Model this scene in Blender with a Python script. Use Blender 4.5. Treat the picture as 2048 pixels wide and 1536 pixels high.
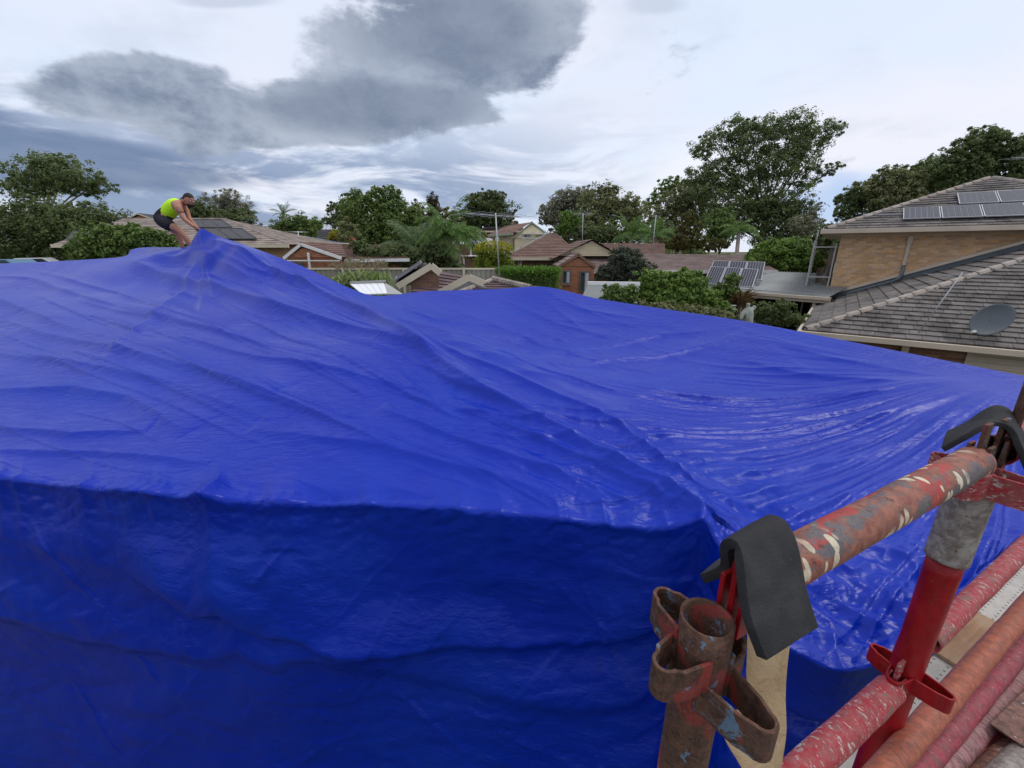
import bpy, math, random
import numpy as np
from mathutils import Vector, Matrix

# ------------------------------------------------------------------ camera, world, sun, exposure
for o in list(bpy.data.objects): bpy.data.objects.remove(o)
scene = bpy.context.scene
COL = scene.collection
R = math.radians
EYE = 4.6
TH = R(17.4)
FP = 850.0
CT, ST = math.cos(TH), math.sin(TH)
cd = bpy.data.cameras.new('camera'); cam = bpy.data.objects.new('camera', cd); COL.objects.link(cam)
cd.sensor_width = 36; cd.lens = 36*FP/2048; cd.clip_start = 0.02; cd.clip_end = 3000
cam.location = (0, 0, EYE); cam.rotation_euler = (R(90)-TH, 0, 0)
scene.camera = cam
scene.render.resolution_x = 1024; scene.render.resolution_y = 768
scene.view_settings.view_transform = 'Standard'; scene.view_settings.look = 'None'
scene.view_settings.gamma = 1; scene.view_settings.exposure = 0.2
scene.view_settings.use_curve_mapping = False

def ray(px, py):
    x = (px-1024)/FP; u = (768-py)/FP
    return Vector((x, CT+u*ST, -ST+u*CT))
def at(px, py, Y):
    r = ray(px, py); r = r*(Y/r.y); r.z += EYE
    return r
def atz(px, py, z):
    r = ray(px, py); r = r*((z-EYE)/r.z); r.z += EYE
    return r

class NT:
    def __init__(s, nt): s.nt = nt; s.n = nt.nodes; s.l = nt.links
    def set(s, sock, v):
        if isinstance(v, bpy.types.NodeSocket): s.l.new(v, sock)
        else:
            if hasattr(sock, 'default_value'):
                try: sock.default_value = v
                except Exception: sock.default_value = tuple(v)+(1,)
    def m(s, op, a, b=0.0, c=None, clamp=False):
        n = s.n.new('ShaderNodeMath'); n.operation = op; n.use_clamp = clamp
        s.set(n.inputs[0], a); s.set(n.inputs[1], b)
        if c is not None: s.set(n.inputs[2], c)
        return n.outputs[0]
    def vm(s, op, a, b=None, sc=None):
        n = s.n.new('ShaderNodeVectorMath'); n.operation = op
        s.set(n.inputs[0], a)
        if b is not None: s.set(n.inputs[1], b)
        if sc is not None: s.set(n.inputs[3], sc)
        return n.outputs[0]
    def mix(s, f, a, b, mode='MIX'):
        n = s.n.new('ShaderNodeMix'); n.data_type = 'RGBA'; n.blend_type = mode
        s.set(n.inputs[0], f)
        for k, v in ((6, a), (7, b)):
            if isinstance(v, bpy.types.NodeSocket): s.l.new(v, n.inputs[k])
            else: n.inputs[k].default_value = (*v[:3], 1)
        return n.outputs[2]
    def noise(s, vec, scale, detail=4, rough=.55, dist=0, out=0):
        n = s.n.new('ShaderNodeTexNoise'); s.set(n.inputs['Vector'], vec)
        n.inputs['Scale'].default_value = scale; n.inputs['Detail'].default_value = detail
        n.inputs['Roughness'].default_value = rough; n.inputs['Distortion'].default_value = dist
        return n.outputs[out]
    def voro(s, vec, scale, feature='F1', rand=1.0):
        n = s.n.new('ShaderNodeTexVoronoi'); n.feature = feature; s.set(n.inputs['Vector'], vec)
        n.inputs['Scale'].default_value = scale; n.inputs['Randomness'].default_value = rand
        return n.outputs['Distance']
    def ss(s, v, a, b):
        n = s.n.new('ShaderNodeMapRange'); n.interpolation_type = 'SMOOTHSTEP'
        s.set(n.inputs[0], v); s.set(n.inputs[1], a); s.set(n.inputs[2], b)
        n.inputs[3].default_value = 0; n.inputs[4].default_value = 1
        return n.outputs[0]
    def mapn(s, vec, scale=(1,1,1), loc=(0,0,0), rot=(0,0,0)):
        n = s.n.new('ShaderNodeMapping'); s.set(n.inputs[0], vec)
        n.inputs['Scale'].default_value = scale; n.inputs['Location'].default_value = loc; n.inputs['Rotation'].default_value = rot
        return n.outputs[0]
    def obj(s): return s.n.new('ShaderNodeTexCoord').outputs['Object']

# world: Nishita sky with broken cloud over it
SUN_EL, SUN_AZ = R(62), R(80)          # azimuth measured from +Y towards +X: bright side of the sky, high right
w = bpy.data.worlds.new("World"); scene.world = w; w.use_nodes = True
W = NT(w.node_tree); W.n.clear()
sky = W.n.new('ShaderNodeTexSky'); sky.sky_type = 'NISHITA'; sky.sun_disc = False
sky.sun_elevation = SUN_EL; sky.sun_rotation = SUN_AZ
bgs = W.n.new('ShaderNodeBackground'); W.l.new(sky.outputs[0], bgs.inputs[0]); bgs.inputs[1].default_value = 0.12
tc = W.n.new('ShaderNodeTexCoord').outputs['Generated']
sp = W.n.new('ShaderNodeSeparateXYZ'); W.l.new(tc, sp.inputs[0]); X, Y, Z = sp.outputs
zc = W.m('ADD', W.m('MAXIMUM', Z, 0.0), 0.16)
cmb = W.n.new('ShaderNodeCombineXYZ'); W.l.new(W.m('DIVIDE', X, zc), cmb.inputs[0]); W.l.new(W.m('DIVIDE', Y, zc), cmb.inputs[1]); cmb.inputs[2].default_value = 1.7
P = cmb.outputs[0]                      # cloud-layer plane
az = W.m('ARCTAN2', X, Y); el = W.m('ARCSINE', Z)
n_big = W.noise(P, 0.75, 5, .52, .15)
n_med = W.noise(W.vm('ADD', P, (4.2, 9.1, .3)), 1.9, 7, .58, .25)
n_str = W.noise(W.mapn(tc, (3.2, 3.2, 15)), 1.0, 6, .58, .5)
n_fin = W.noise(W.mapn(tc, (9, 9, 22)), 1.0, 8, .62, .3)
n_puf = W.noise(W.mapn(tc, (6, 6, 10), (3, 1, 2)), 1.0, 11, .66, .15)
n_bil = W.noise(W.mapn(tc, (5, 5, 9), (1, 6, 2)), 1.0, 9, .64, .1)
def blob(px, py, rx, ry, soft=.5, amp=.75, nz=None, tilt=0):
    """soft-edged cloud patch around a fixed compass direction and elevation"""
    c = ray(px, py).normalized(); ct_, st_ = math.cos(R(tilt)), math.sin(R(tilt))
    def dd(dx, dy): return (ray(px+dx, py+dy).normalized()-ray(px-dx, py-dy).normalized())*.5
    ex = dd(rx*ct_, -rx*st_); ey = dd(-ry*st_, -ry*ct_); ex -= c*ex.dot(c); ey -= c*ey.dot(c)
    a = ey.cross(c); a /= ex.dot(a); b = c.cross(ex); b /= ey.dot(b)
    def dot(v):
        n = W.n.new('ShaderNodeVectorMath'); n.operation = 'DOT_PRODUCT'; W.l.new(tc, n.inputs[0]); n.inputs[1].default_value = tuple(v); return n.outputs['Value']
    k = W.m('MAXIMUM', dot(c), .05); u = W.m('DIVIDE', dot(a), k); v = W.m('DIVIDE', dot(b), k)
    d = W.m('SQRT', W.m('ADD', W.m('MULTIPLY', u, u), W.m('MULTIPLY', v, v)))
    nn = W.m('MULTIPLY', W.m('SUBTRACT', nz if nz is not None else n_puf, .5), -amp*2)
    return W.ss(W.m('ADD', d, nn), 1.0+soft*.28, 1.0-soft*.55)
def wmax(*a):
    r = a[0]
    for b in a[1:]: r = W.m('MAXIMUM', r, b)
    return r
WHITE = (.77, .80, .90)
base = W.mix(W.ss(n_big, .35, .65), (.79, .79, .87), (.68, .76, .90))
# thin grey veils everywhere
base = W.mix(W.m('MULTIPLY', W.ss(n_med, .52, .72), .35), base, (.50, .57, .69))
# low streaky bank (stronger on the left and near the horizon)
low = W.m('MULTIPLY', W.ss(el, .32, .12), W.ss(az, .50, -.25))
streak = W.m('MULTIPLY', W.ss(n_str, .42, .56), low)
base = W.mix(W.m('MULTIPLY', streak, .95), base, (.215, .29, .45))
base = W.mix(W.m('MULTIPLY', W.m('MULTIPLY', W.ss(n_fin, .52, .70), low), .5), base, (.60, .66, .78))
# blue gap low right, bright cumulus beside it
base = W.mix(W.m('MULTIPLY', blob(1700, 400, 190, 60, .8, .5, n_fin), .75), base, (.36, .50, .78))
base = W.mix(W.m('MULTIPLY', blob(1430, 350, 200, 65, .8, .5, n_puf), .6), base, (.86, .87, .92))
# heavy dark clouds
msk = wmax(blob(850, 110, 380, 150, 1.1, .15), blob(640, 220, 520, 85, 1.1, .2), blob(290, 175, 270, 85, 1.1, .2), blob(1010, 70, 180, 170, 1.1, .2), blob(860, -80, 360, 150, 1.1, .1))
n_c1 = W.noise(W.mapn(tc, (4.2, 4.2, 9), (2, 4, 1)), 1.0, 12, .60, .15)
dark = W.ss(W.m('ADD', W.m('MULTIPLY', n_c1, 2.6), W.m('MULTIPLY', msk, .98)), 1.66, 2.02)
dk2 = wmax(blob(180, 340, 420, 42, .7, .5, n_str, -4), blob(60, 290, 400, 40, .7, .6, n_str, -8), blob(-300, 260, 420, 90, .6, .5, n_str))
base = W.mix(W.m('MULTIPLY', dk2, .9), base, (.135, .190, .32))
shade = W.mix(W.ss(n_bil, .34, .64), (.125, .165, .25), (.36, .41, .50))
shade = W.mix(W.m('MULTIPLY', W.ss(n_puf, .50, .72), .55), shade, (.47, .52, .61))
core = wmax(blob(760, 215, 240, 60, .8, .4), blob(900, 60, 200, 110, .8, .5))
shade = W.mix(W.m('MULTIPLY', core, .65), shade, (.115, .150, .225))
base = W.mix(W.m('MULTIPLY', dark, .93), base, shade)
base = W.mix(W.m('MULTIPLY', blob(455, 0, 110, 18, .8, .5), .5), base, (.40, .46, .58))
base = W.mix(W.m('MULTIPLY', blob(1310, 8, 60, 22, .9, .6), .45), base, (.42, .48, .60))
bgc = W.n.new('ShaderNodeBackground'); W.l.new(base, bgc.inputs[0]); bgc.inputs[1].default_value = 1.0
mx = W.n.new('ShaderNodeMixShader'); mx.inputs[0].default_value = 0.93
W.l.new(bgs.outputs[0], mx.inputs[1]); W.l.new(bgc.outputs[0], mx.inputs[2])
wo = W.n.new('ShaderNodeOutputWorld'); W.l.new(mx.outputs[0], wo.inputs[0])

sl = bpy.data.lights.new('sun', 'SUN'); sun = bpy.data.objects.new('sun', sl); COL.objects.link(sun)
sl.energy = 1.4; sl.angle = R(24); sl.color = (1.0, .96, .90)
sd = Vector((math.sin(SUN_AZ)*math.cos(SUN_EL), math.cos(SUN_AZ)*math.cos(SUN_EL), math.sin(SUN_EL)))
sun.rotation_euler = sd.to_track_quat('Z', 'Y').to_euler(); sun.location = (0, 0, 60)

# ------------------------------------------------------------------ helpers
rng = random.Random(7); nrg = np.random.default_rng(7)
def tag(o, label=None, cat=None, group=None, kind=None):
    if label: o['label'] = label
    if cat: o['category'] = cat
    if group: o['group'] = group
    if kind: o['kind'] = kind
    return o
INV = {}
def thing(name, label, cat, loc=(0,0,0), rz=0, group=None):
    o = bpy.data.objects.new(name, None); COL.objects.link(o); o.empty_display_size = .1
    o.location = loc; o.rotation_euler = (0, 0, rz)
    INV[o.name] = (Matrix.Translation(Vector(loc)) @ Matrix.Rotation(rz, 4, 'Z'))
    return tag(o, label, cat, group)
def rootmat(o):
    while o.parent: o = o.parent
    return INV[o.name]
def fast_mesh(name, V, F, smooth=False):
    """V (n,3), F (m,k) arrays of equal-size faces"""
    me = bpy.data.meshes.new(name); V = np.asarray(V, np.float32); F = np.asarray(F, np.int32)
    k = F.shape[1]
    me.vertices.add(len(V)); me.vertices.foreach_set('co', V.ravel())
    me.loops.add(F.size); me.loops.foreach_set('vertex_index', F.ravel())
    me.polygons.add(len(F)); me.polygons.foreach_set('loop_start', np.arange(0, F.size, k, dtype=np.int32))
    me.polygons.foreach_set('loop_total', np.full(len(F), k, np.int32))
    me.update(calc_edges=True)
    if smooth: me.polygons.foreach_set('use_smooth', np.ones(len(F), bool))
    return me
def link(name, me, mat, parent=None, loc=None):
    o = bpy.data.objects.new(name, me); COL.objects.link(o)
    if mat and not me.materials: me.materials.append(mat)
    if parent: o.parent = parent
    if loc is not None: o.location = loc
    return o
class M:
    def __init__(s): s.v = []; s.f = []
    def add(s, vs, fs):
        b = len(s.v); s.v += [tuple(v) for v in vs]; s.f += [tuple(b+i for i in f) for f in fs]; return s
    def box(s, a, b, mat=None):
        x0,y0,z0 = a; x1,y1,z1 = b
        vs = [Vector(p) for p in ((x0,y0,z0),(x1,y0,z0),(x1,y1,z0),(x0,y1,z0),(x0,y0,z1),(x1,y0,z1),(x1,y1,z1),(x0,y1,z1))]
        if mat: vs = [mat @ v for v in vs]
        return s.add(vs, [(0,3,2,1),(4,5,6,7),(0,1,5,4),(1,2,6,5),(2,3,7,6),(3,0,4,7)])
    def bar(s, p, q, w, h, up=(0,0,1)):
        p, q = Vector(p), Vector(q); d = q-p; L = d.length; d.normalize()
        up = Vector(up); sd = d.cross(up)
        if sd.length < 1e-4: sd = d.cross(Vector((1,0,0)))
        sd.normalize(); up = sd.cross(d)
        vs = []
        for t in (p, q):
            for a, b in ((-1,-1),(1,-1),(1,1),(-1,1)): vs.append(t+sd*a*w/2+up*b*h/2)
        return s.add(vs, [(0,3,2,1),(4,5,6,7),(0,1,5,4),(1,2,6,5),(2,3,7,6),(3,0,4,7)])
    def tube(s, pts, r, n=8, caps=True):
        pts = [Vector(p) for p in pts]; rr = r if isinstance(r, (list, tuple)) else [r]*len(pts)
        b = len(s.v); prev = None
        for i, p in enumerate(pts):
            d = (pts[min(i+1, len(pts)-1)]-pts[max(i-1, 0)]).normalized()
            a = d.cross(Vector((0,0,1)))
            if a.length < .05: a = d.cross(Vector((0,1,0)))
            a.normalize()
            if prev is not None:
                a = (prev-d*prev.dot(d)).normalized()
            prev = a; c = d.cross(a)
            for k in range(n):
                t = 2*math.pi*k/n; s.v.append(tuple(p+(a*math.cos(t)+c*math.sin(t))*rr[i]))
        for i in range(len(pts)-1):
            for k in range(n):
                k2 = (k+1) % n
                s.f.append((b+i*n+k, b+i*n+k2, b+(i+1)*n+k2, b+(i+1)*n+k))
        if caps:
            s.f.append(tuple(b+k for k in reversed(range(n)))); s.f.append(tuple(b+(len(pts)-1)*n+k for k in range(n)))
        return s
    def poly(s, pts, th=None, nrm=None):
        pts = [Vector(p) for p in pts]; n = len(pts)
        if th is None: return s.add(pts, [tuple(range(n))])
        if nrm is None: nrm = (pts[1]-pts[0]).cross(pts[2]-pts[0]).normalized()
        q = [p-Vector(nrm)*th for p in pts]
        return s.add(pts+q, [tuple(range(n)), tuple(reversed(range(n, 2*n)))]+[(i, n+i, n+(i+1)%n, (i+1)%n) for i in range(n)])
    def build(s, name, mat, parent=None, world=True, smooth=False, bevel=0):
        V = s.v
        if parent is not None and world:
            mi = rootmat(parent).inverted(); V = [tuple(mi @ Vector(v)) for v in V]
        me = bpy.data.meshes.new(name); me.from_pydata(V, [], s.f); me.update()
        if smooth: me.polygons.foreach_set('use_smooth', [True]*len(me.polygons))
        o = link(name, me, mat, parent)
        if bevel:
            b = o.modifiers.new('b', 'BEVEL'); b.width = bevel; b.segments = 2; b.limit_method = 'ANGLE'
        return o

# ------------------------------------------------------------------ materials
def mat(name, col, rough=.7, spec=.5, metal=0, var=0, vscale=3, bump=0, bscale=40, obj_rand=0, fn=None, coat=0):
    m = bpy.data.materials.new(name); m.use_nodes = True; T = NT(m.node_tree)
    b = T.n['Principled BSDF']; b.inputs['Roughness'].default_value = rough
    b.inputs['Specular IOR Level'].default_value = spec; b.inputs['Metallic'].default_value = metal
    b.inputs['Coat Weight'].default_value = coat
    c = (*col, 1); co = T.obj(); out = None
    if var:
        n = T.noise(co, vscale, 6, .6)
        out = T.mix(T.ss(n, .3, .7), tuple(x*(1-var) for x in col), tuple(min(1, x*(1+var)) for x in col))
    if obj_rand:
        oi = T.n.new('ShaderNodeObjectInfo').outputs['Random']
        isl = T.n.new('ShaderNodeNewGeometry').outputs['Random Per Island']
        r = T.m('FRACT', T.m('ADD', oi, isl))
        k = T.m('ADD', 1-obj_rand, T.m('MULTIPLY', r, 2*obj_rand))
        hs = T.n.new('ShaderNodeHueSaturation'); T.set(hs.inputs['Value'], k)
        r2 = T.m('FRACT', T.m('MULTIPLY', r, 17.3)); T.set(hs.inputs['Saturation'], T.m('ADD', .85, T.m('MULTIPLY', r2, .3)))
        T.set(hs.inputs['Color'], out if out is not None else c); out = hs.outputs[0]
    if fn:
        r = fn(T, b, co, out if out is not None else None)
        if r is not None: out = r
    if out is not None: T.l.new(out, b.inputs['Base Color'])
    else: b.inputs['Base Color'].default_value = c
    if bump:
        bn = T.n.new('ShaderNodeBump'); bn.inputs['Strength'].default_value = 1; bn.inputs['Distance'].default_value = bump
        T.l.new(T.noise(co, bscale, 5, .6), bn.inputs['Height']); T.l.new(bn.outputs[0], b.inputs['Normal'])
    return m
def bumpn(T, b, h, dist, strength=1.0):
    bn = T.n.new('ShaderNodeBump'); bn.inputs['Strength'].default_value = strength; bn.inputs['Distance'].default_value = dist
    T.set(bn.inputs['Height'], h); T.l.new(bn.outputs[0], b.inputs['Normal'])

def f_tarp(T, b, co, out):
    dust = T.noise(co, .9, 6, .62, .5); scuff = T.noise(T.mapn(co, (1.2, 5, 3), rot=(0, 0, .55)), 2.4, 8, .68, .4)
    c = T.mix(T.m('MULTIPLY', T.ss(dust, .42, .72), .16), (.0, .019, .33), (.006, .075, .47))
    c = T.mix(T.m('MULTIPLY', T.ss(scuff, .60, .74), .16), c, (.05, .12, .42))
    w1 = T.noise(T.mapn(co, (1.0, 3.2, 2), rot=(0, 0, .62)), 3.6, 6, .55, .25)
    w2 = T.noise(T.mapn(co, (1.0, 2.2, 2), rot=(0, 0, -.35)), 8, 3, .5, .2)
    f = lambda w_, k: T.m('MULTIPLY', T.m('POWER', T.m('ABSOLUTE', T.m('SUBTRACT', w_, .5)), .6), k)
    gate = T.ss(T.noise(co, .7, 3, .5), .35, .65)
    weave = T.noise(co, 160, 2, .5)
    h = T.m('ADD', T.m('MULTIPLY', T.m('ADD', f(w1, -.018), f(w2, -.005)), T.m('ADD', .35, gate)), T.m('MULTIPLY', weave, .00004))
    bumpn(T, b, h, 1.0, .55)
    T.set(b.inputs['Roughness'], T.m('ADD', .27, T.m('MULTIPLY', T.ss(dust, .3, .7), .12)))
    return c
M_TARP = mat('tarp_blue', (.0, .025, .40), .30, .24, fn=f_tarp)

def f_brick(c1, c2, mortar, sc=1.0):
    def f(T, b, co, out):
        sp = T.n.new('ShaderNodeSeparateXYZ'); T.l.new(co, sp.inputs[0])
        cb = T.n.new('ShaderNodeCombineXYZ'); T.l.new(T.m('ADD', sp.outputs[0], sp.outputs[1]), cb.inputs[0]); T.l.new(sp.outputs[2], cb.inputs[1])
        br = T.n.new('ShaderNodeTexBrick'); T.l.new(cb.outputs[0], br.inputs['Vector'])
        br.inputs['Scale'].default_value = 1; br.inputs['Brick Width'].default_value = .24*sc; br.inputs['Row Height'].default_value = .086*sc
        br.inputs['Mortar Size'].default_value = .006*sc; br.inputs['Color1'].default_value = (*c1, 1); br.inputs['Color2'].default_value = (*c2, 1); br.inputs['Mortar'].default_value = (*mortar, 1)
        bumpn(T, b, T.m('MULTIPLY', br.outputs['Fac'], -1), .01)
        n = T.noise(co, 9, 4, .6)
        return T.mix(.35, br.outputs['Color'], T.mix(T.ss(n, .35, .65), c1, c2))
    return f
M_REDBRICK = mat('red_brick', (.3,.1,.05), .9, .2, fn=f_brick((.43,.185,.095), (.25,.105,.065), (.34,.23,.16)))
M_BROWNBRICK = mat('brown_brick', (.3,.1,.05), .9, .2, fn=f_brick((.27,.16,.10), (.17,.10,.07), (.34,.28,.22)))
M_TANBRICK = mat('tan_brick_far', (.3,.2,.1), .9, .2, fn=f_brick((.42,.27,.16), (.33,.20,.12), (.48,.38,.27)))
M_CREAM = mat('cream_boards', (.66,.60,.40), .75, .3, var=.06)
M_CREAMTRIM = mat('cream_trim', (.62,.56,.42), .6, .4, var=.05)
M_WHITE = mat('white_paint', (.74,.74,.72), .5, .4, var=.05)
M_GREYTRIM = mat('grey_trim', (.34,.34,.33), .5, .4, var=.08)
M_BEIGE = mat('beige_gutter', (.50,.42,.33), .5, .4, var=.08, vscale=1.5)
M_DKPIPE = mat('slate_pvc_pipe', (.085,.105,.12), .45, .5, var=.12)
M_GLASS = mat('window_glass', (.03,.035,.04), .12, .7)
M_CURTAIN = mat('pale_curtain', (.42,.45,.46), .8, .2)
M_ALU = mat('aluminium', (.36,.37,.39), .42, .5, metal=.6)
M_GALV = mat('galvanised', (.40,.42,.44), .45, .5, metal=.5, var=.15, vscale=8)
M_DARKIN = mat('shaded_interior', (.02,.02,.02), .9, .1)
def roofmat(name, c, spec=.35, rough=.7):
    def f(T, b, co, out):
        st = T.noise(T.mapn(co, (1,1,1)), 1.6, 7, .65)
        f2 = T.noise(co, 11, 4, .6)
        a = T.mix(T.ss(st, .3, .72), tuple(x*.62 for x in c), tuple(min(1, x*1.3) for x in c))
        return T.mix(T.m('MULTIPLY', T.ss(f2, .5, .7), .3), a, tuple(x*.5 for x in c))
    return mat(name, c, rough, spec, fn=f)
M_ROOFTAN = roofmat('tan_tiles', (.26,.215,.185))
M_ROOFBROWN = roofmat('brown_tiles', (.150,.082,.062))
M_ROOFPLUM = roofmat('plum_tiles', (.120,.078,.080))
M_ROOFGREY = roofmat('slate_blue_roof', (.13,.15,.18))
M_ROOFLONG = roofmat('faded_brown_tiles', (.215,.155,.14))
M_ROOFDARK = roofmat('charcoal_roof', (.07,.07,.075))
def f_oldtile(T, b, co, out):
    g = T.n.new('ShaderNodeNewGeometry').outputs['Position']
    st = T.noise(T.mapn(g, (1.6, 1.6, .5)), 1.0, 8, .68)
    li = T.noise(g, 9, 6, .7); sp = T.voro(g, 26)
    a = T.mix(T.ss(st, .40, .60), tuple(0 for _ in range(3)), (1, 1, 1))
    c = T.mix(T.m('MULTIPLY', T.ss(st, .46, .60), .8), out, (.055, .050, .047))
    c = T.mix(T.m('MULTIPLY', T.ss(li, .57, .66), .45), c, (.26, .25, .22))
    return c
M_OLDTILE = mat('weathered_concrete_tile', (.140,.126,.118), .85, .25, obj_rand=.20, fn=f_oldtile, bump=.004, bscale=60)
M_RIDGE = mat('ridge_tile_concrete', (.27,.235,.205), .85, .25, obj_rand=.15, var=.25, vscale=4, bump=.004, bscale=50)
def f_bk(T, b, co, out):
    n = T.noise(co, 30, 4, .6)
    return T.mix(T.m('MULTIPLY', T.ss(n, .45, .7), .35), out, (.22, .13, .075))
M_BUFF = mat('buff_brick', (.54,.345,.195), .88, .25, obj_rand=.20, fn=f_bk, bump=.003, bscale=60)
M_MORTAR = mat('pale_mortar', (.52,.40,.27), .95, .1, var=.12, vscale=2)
M_DKBRICK = mat('shaded_brick', (.25,.125,.085), .88, .25, obj_rand=.22, fn=f_bk, bump=.003, bscale=60)  # lower wall brick, shade below the eave put into its colour
M_MORTAR2 = mat('shaded_mortar', (.30,.22,.17), .95, .1, var=.12, vscale=2)  # mortar darkened along with it, same eave shade in the colour
def f_cell(T, b, co, out):
    sp = T.n.new('ShaderNodeSeparateXYZ'); T.l.new(co, sp.inputs[0])
    def ln(s_, p, w):
        v = T.m('ABSOLUTE', T.m('SUBTRACT', T.m('FRACT', T.m('MULTIPLY', s_, 1/p)), .5)); return T.ss(v, .5-w, .5)
    g = T.m('MAXIMUM', ln(sp.outputs[0], .04, .10), ln(sp.outputs[1], .13, .05))
    return T.mix(T.m('MULTIPLY', g, .35), (.012, .014, .030), (.13, .14, .18))
M_CELL = mat('solar_cell', (.02,.022,.045), .34, .28, fn=f_cell)
M_PANELBACK = mat('solar_backsheet', (.42,.43,.47), .5, .4)
M_SOLARFAR = mat('solar_glass_far', (.045,.045,.05), .5, .22)
def f_bark(T, b, co, out):
    return T.mix(T.ss(T.noise(T.mapn(co, (4, 4, .8)), 2, 5, .6), .35, .65), (.07, .055, .045), (.20, .17, .14))
M_BARK = mat('bark', (.1,.08,.06), .9, .2, fn=f_bark)
M_PALEBARK = mat('pale_gum_bark', (.36,.30,.26), .85, .2, var=.35, vscale=1.2)

def leafmat(name, cols, trans=.42, rough=.55):
    m = bpy.data.materials.new(name); m.use_nodes = True; T = NT(m.node_tree)
    b = T.n['Principled BSDF']; out = T.n['Material Output']
    r = T.n.new('ShaderNodeNewGeometry').outputs['Random Per Island']
    cr = T.n.new('ShaderNodeValToRGB'); T.l.new(r, cr.inputs[0])
    e = cr.color_ramp.elements; n = len(cols)
    e[0].position = 0; e[0].color = (*cols[0], 1); e[1].position = 1; e[1].color = (*cols[-1], 1)
    for i in range(1, n-1):
        x = e.new(i/(n-1)); x.color = (*cols[i], 1)
    nz = T.noise(T.obj(), .9, 3, .5)
    c = T.mix(T.m('MULTIPLY', T.ss(nz, .35, .65), .5), cr.outputs[0], cols[-1])
    T.l.new(c, b.inputs['Base Color']); b.inputs['Roughness'].default_value = rough; b.inputs['Specular IOR Level'].default_value = .25
    tr = T.n.new('ShaderNodeBsdfTranslucent'); T.l.new(T.mix(.5, c, (.10, .16, .02)), tr.inputs[0])
    ms = T.n.new('ShaderNodeMixShader'); ms.inputs[0].default_value = trans
    T.l.new(b.outputs[0], ms.inputs[1]); T.l.new(tr.outputs[0], ms.inputs[2]); T.l.new(ms.outputs[0], out.inputs[0])
    return m
L_DARK = leafmat('leaf_dark_green', [(.055,.080,.032), (.095,.125,.047), (.154,.191,.071)])
L_GUM = leafmat('leaf_gum', [(.072,.086,.036),(.091,.125,.054), (.148,.193,.078), (.215,.272,.102)])
L_OLIVE = leafmat('leaf_olive', [(.125,.140,.067), (.193,.209,.095), (.272,.284,.125)])
L_GREY = leafmat('leaf_grey_brown', [(.136,.136,.095), (.227,.222,.160), (.340,.330,.239)])
L_BRIGHT = leafmat('leaf_bright', [(.067,.134,.027), (.122,.220,.043), (.220,.329,.067)])
L_MID = leafmat('leaf_mid', [(.066,.118,.032), (.118,.182,.047), (.191,.271,.073)])
L_LIME = leafmat('leaf_yellow_green', [(.085,.15,.02), (.15,.22,.025), (.26,.31,.03)])
L_YELL = leafmat('leaf_yellow', [(.16,.17,.02), (.38,.34,.02), (.55,.48,.04)])
L_HEDGE = leafmat('leaf_hedge', [(.06,.14,.02), (.10,.22,.03), (.15,.30,.045)])
L_RUST = leafmat('leaf_rusty', [(.10,.065,.025), (.13,.095,.03), (.10,.12,.03)])
L_CORN = leafmat('leaf_corn', [(.08,.16,.04), (.15,.25,.07), (.30,.34,.14)])
L_PALM = leafmat('palm_frond', [(.054,.124,.031), (.101,.202,.046), (.171,.279,.078)])
L_PALMG = leafmat('palm_frond_grey', [(.093,.147,.078), (.155,.225,.124), (.232,.310,.171)])
L_DRY = leafmat('dry_frond', [(.22,.16,.10), (.34,.27,.19), (.45,.36,.26)])
L_CORDY = leafmat('burgundy_leaf', [(.06,.018,.018), (.10,.035,.028), (.16,.08,.05)])
# ------------------------------------------------------------------ ground
def f_ground(T, b, co, out):
    n = T.noise(co, .08, 6, .6); n2 = T.noise(co, 2.5, 6, .6)
    a = T.mix(T.ss(n, .4, .6), (.05, .075, .025), (.14, .12, .08))
    return T.mix(T.m('MULTIPLY', T.ss(n2, .4, .6), .5), a, (.07, .085, .035))
M_GROUND = mat('grass_and_soil', (.07,.09,.03), .95, .1, fn=f_ground, bump=.03, bscale=6)
m = M(); m.poly([(-1500,-60,0),(1500,-60,0),(1500,1800,0),(-1500,1800,0)])
tag(m.build('ground', M_GROUND), kind='structure')

# ------------------------------------------------------------------ the tarp
def perlin(x, y, seed=0):
    xi = np.floor(x).astype(np.int64); yi = np.floor(y).astype(np.int64); xf = x-xi; yf = y-yi
    def g(ix, iy):
        h = (ix*374761393+iy*668265263+seed*2246822519) & 0xffffffff
        h = ((h ^ (h >> 13))*1274126177) & 0xffffffff; h = h ^ (h >> 16)
        a = (h & 0xffff)/65536*2*np.pi; return np.cos(a), np.sin(a)
    def q(t): return t*t*t*(t*(t*6-15)+10)
    def d(ix, iy, dx, dy):
        gx, gy = g(ix, iy); return gx*dx+gy*dy
    u, v = q(xf), q(yf)
    a = d(xi, yi, xf, yf)*(1-u)+d(xi+1, yi, xf-1, yf)*u
    b = d(xi, yi+1, xf, yf-1)*(1-u)+d(xi+1, yi+1, xf-1, yf-1)*u
    return (a*(1-v)+b*v)*1.5
def fbm(x, y, o=4, seed=0, g=.5, lac=2.03):
    s = 0; a = 1
    for i in range(o): s = s+a*perlin(x, y, seed+i*7); x = x*lac+3.1; y = y*lac+1.7; a *= g
    return s
def sstep(x, a, b):
    t = np.clip((x-a)/(b-a), 0, 1); return t*t*(3-2*t)
ZL = EYE-1.5
cols = []
def lp(px, py, z=ZL): v = atz(px, py, z); return (v.x, v.y, v.z)
def fp(px, py, Y): v = at(px, py, Y); return (v.x, v.y, v.z)
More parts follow.
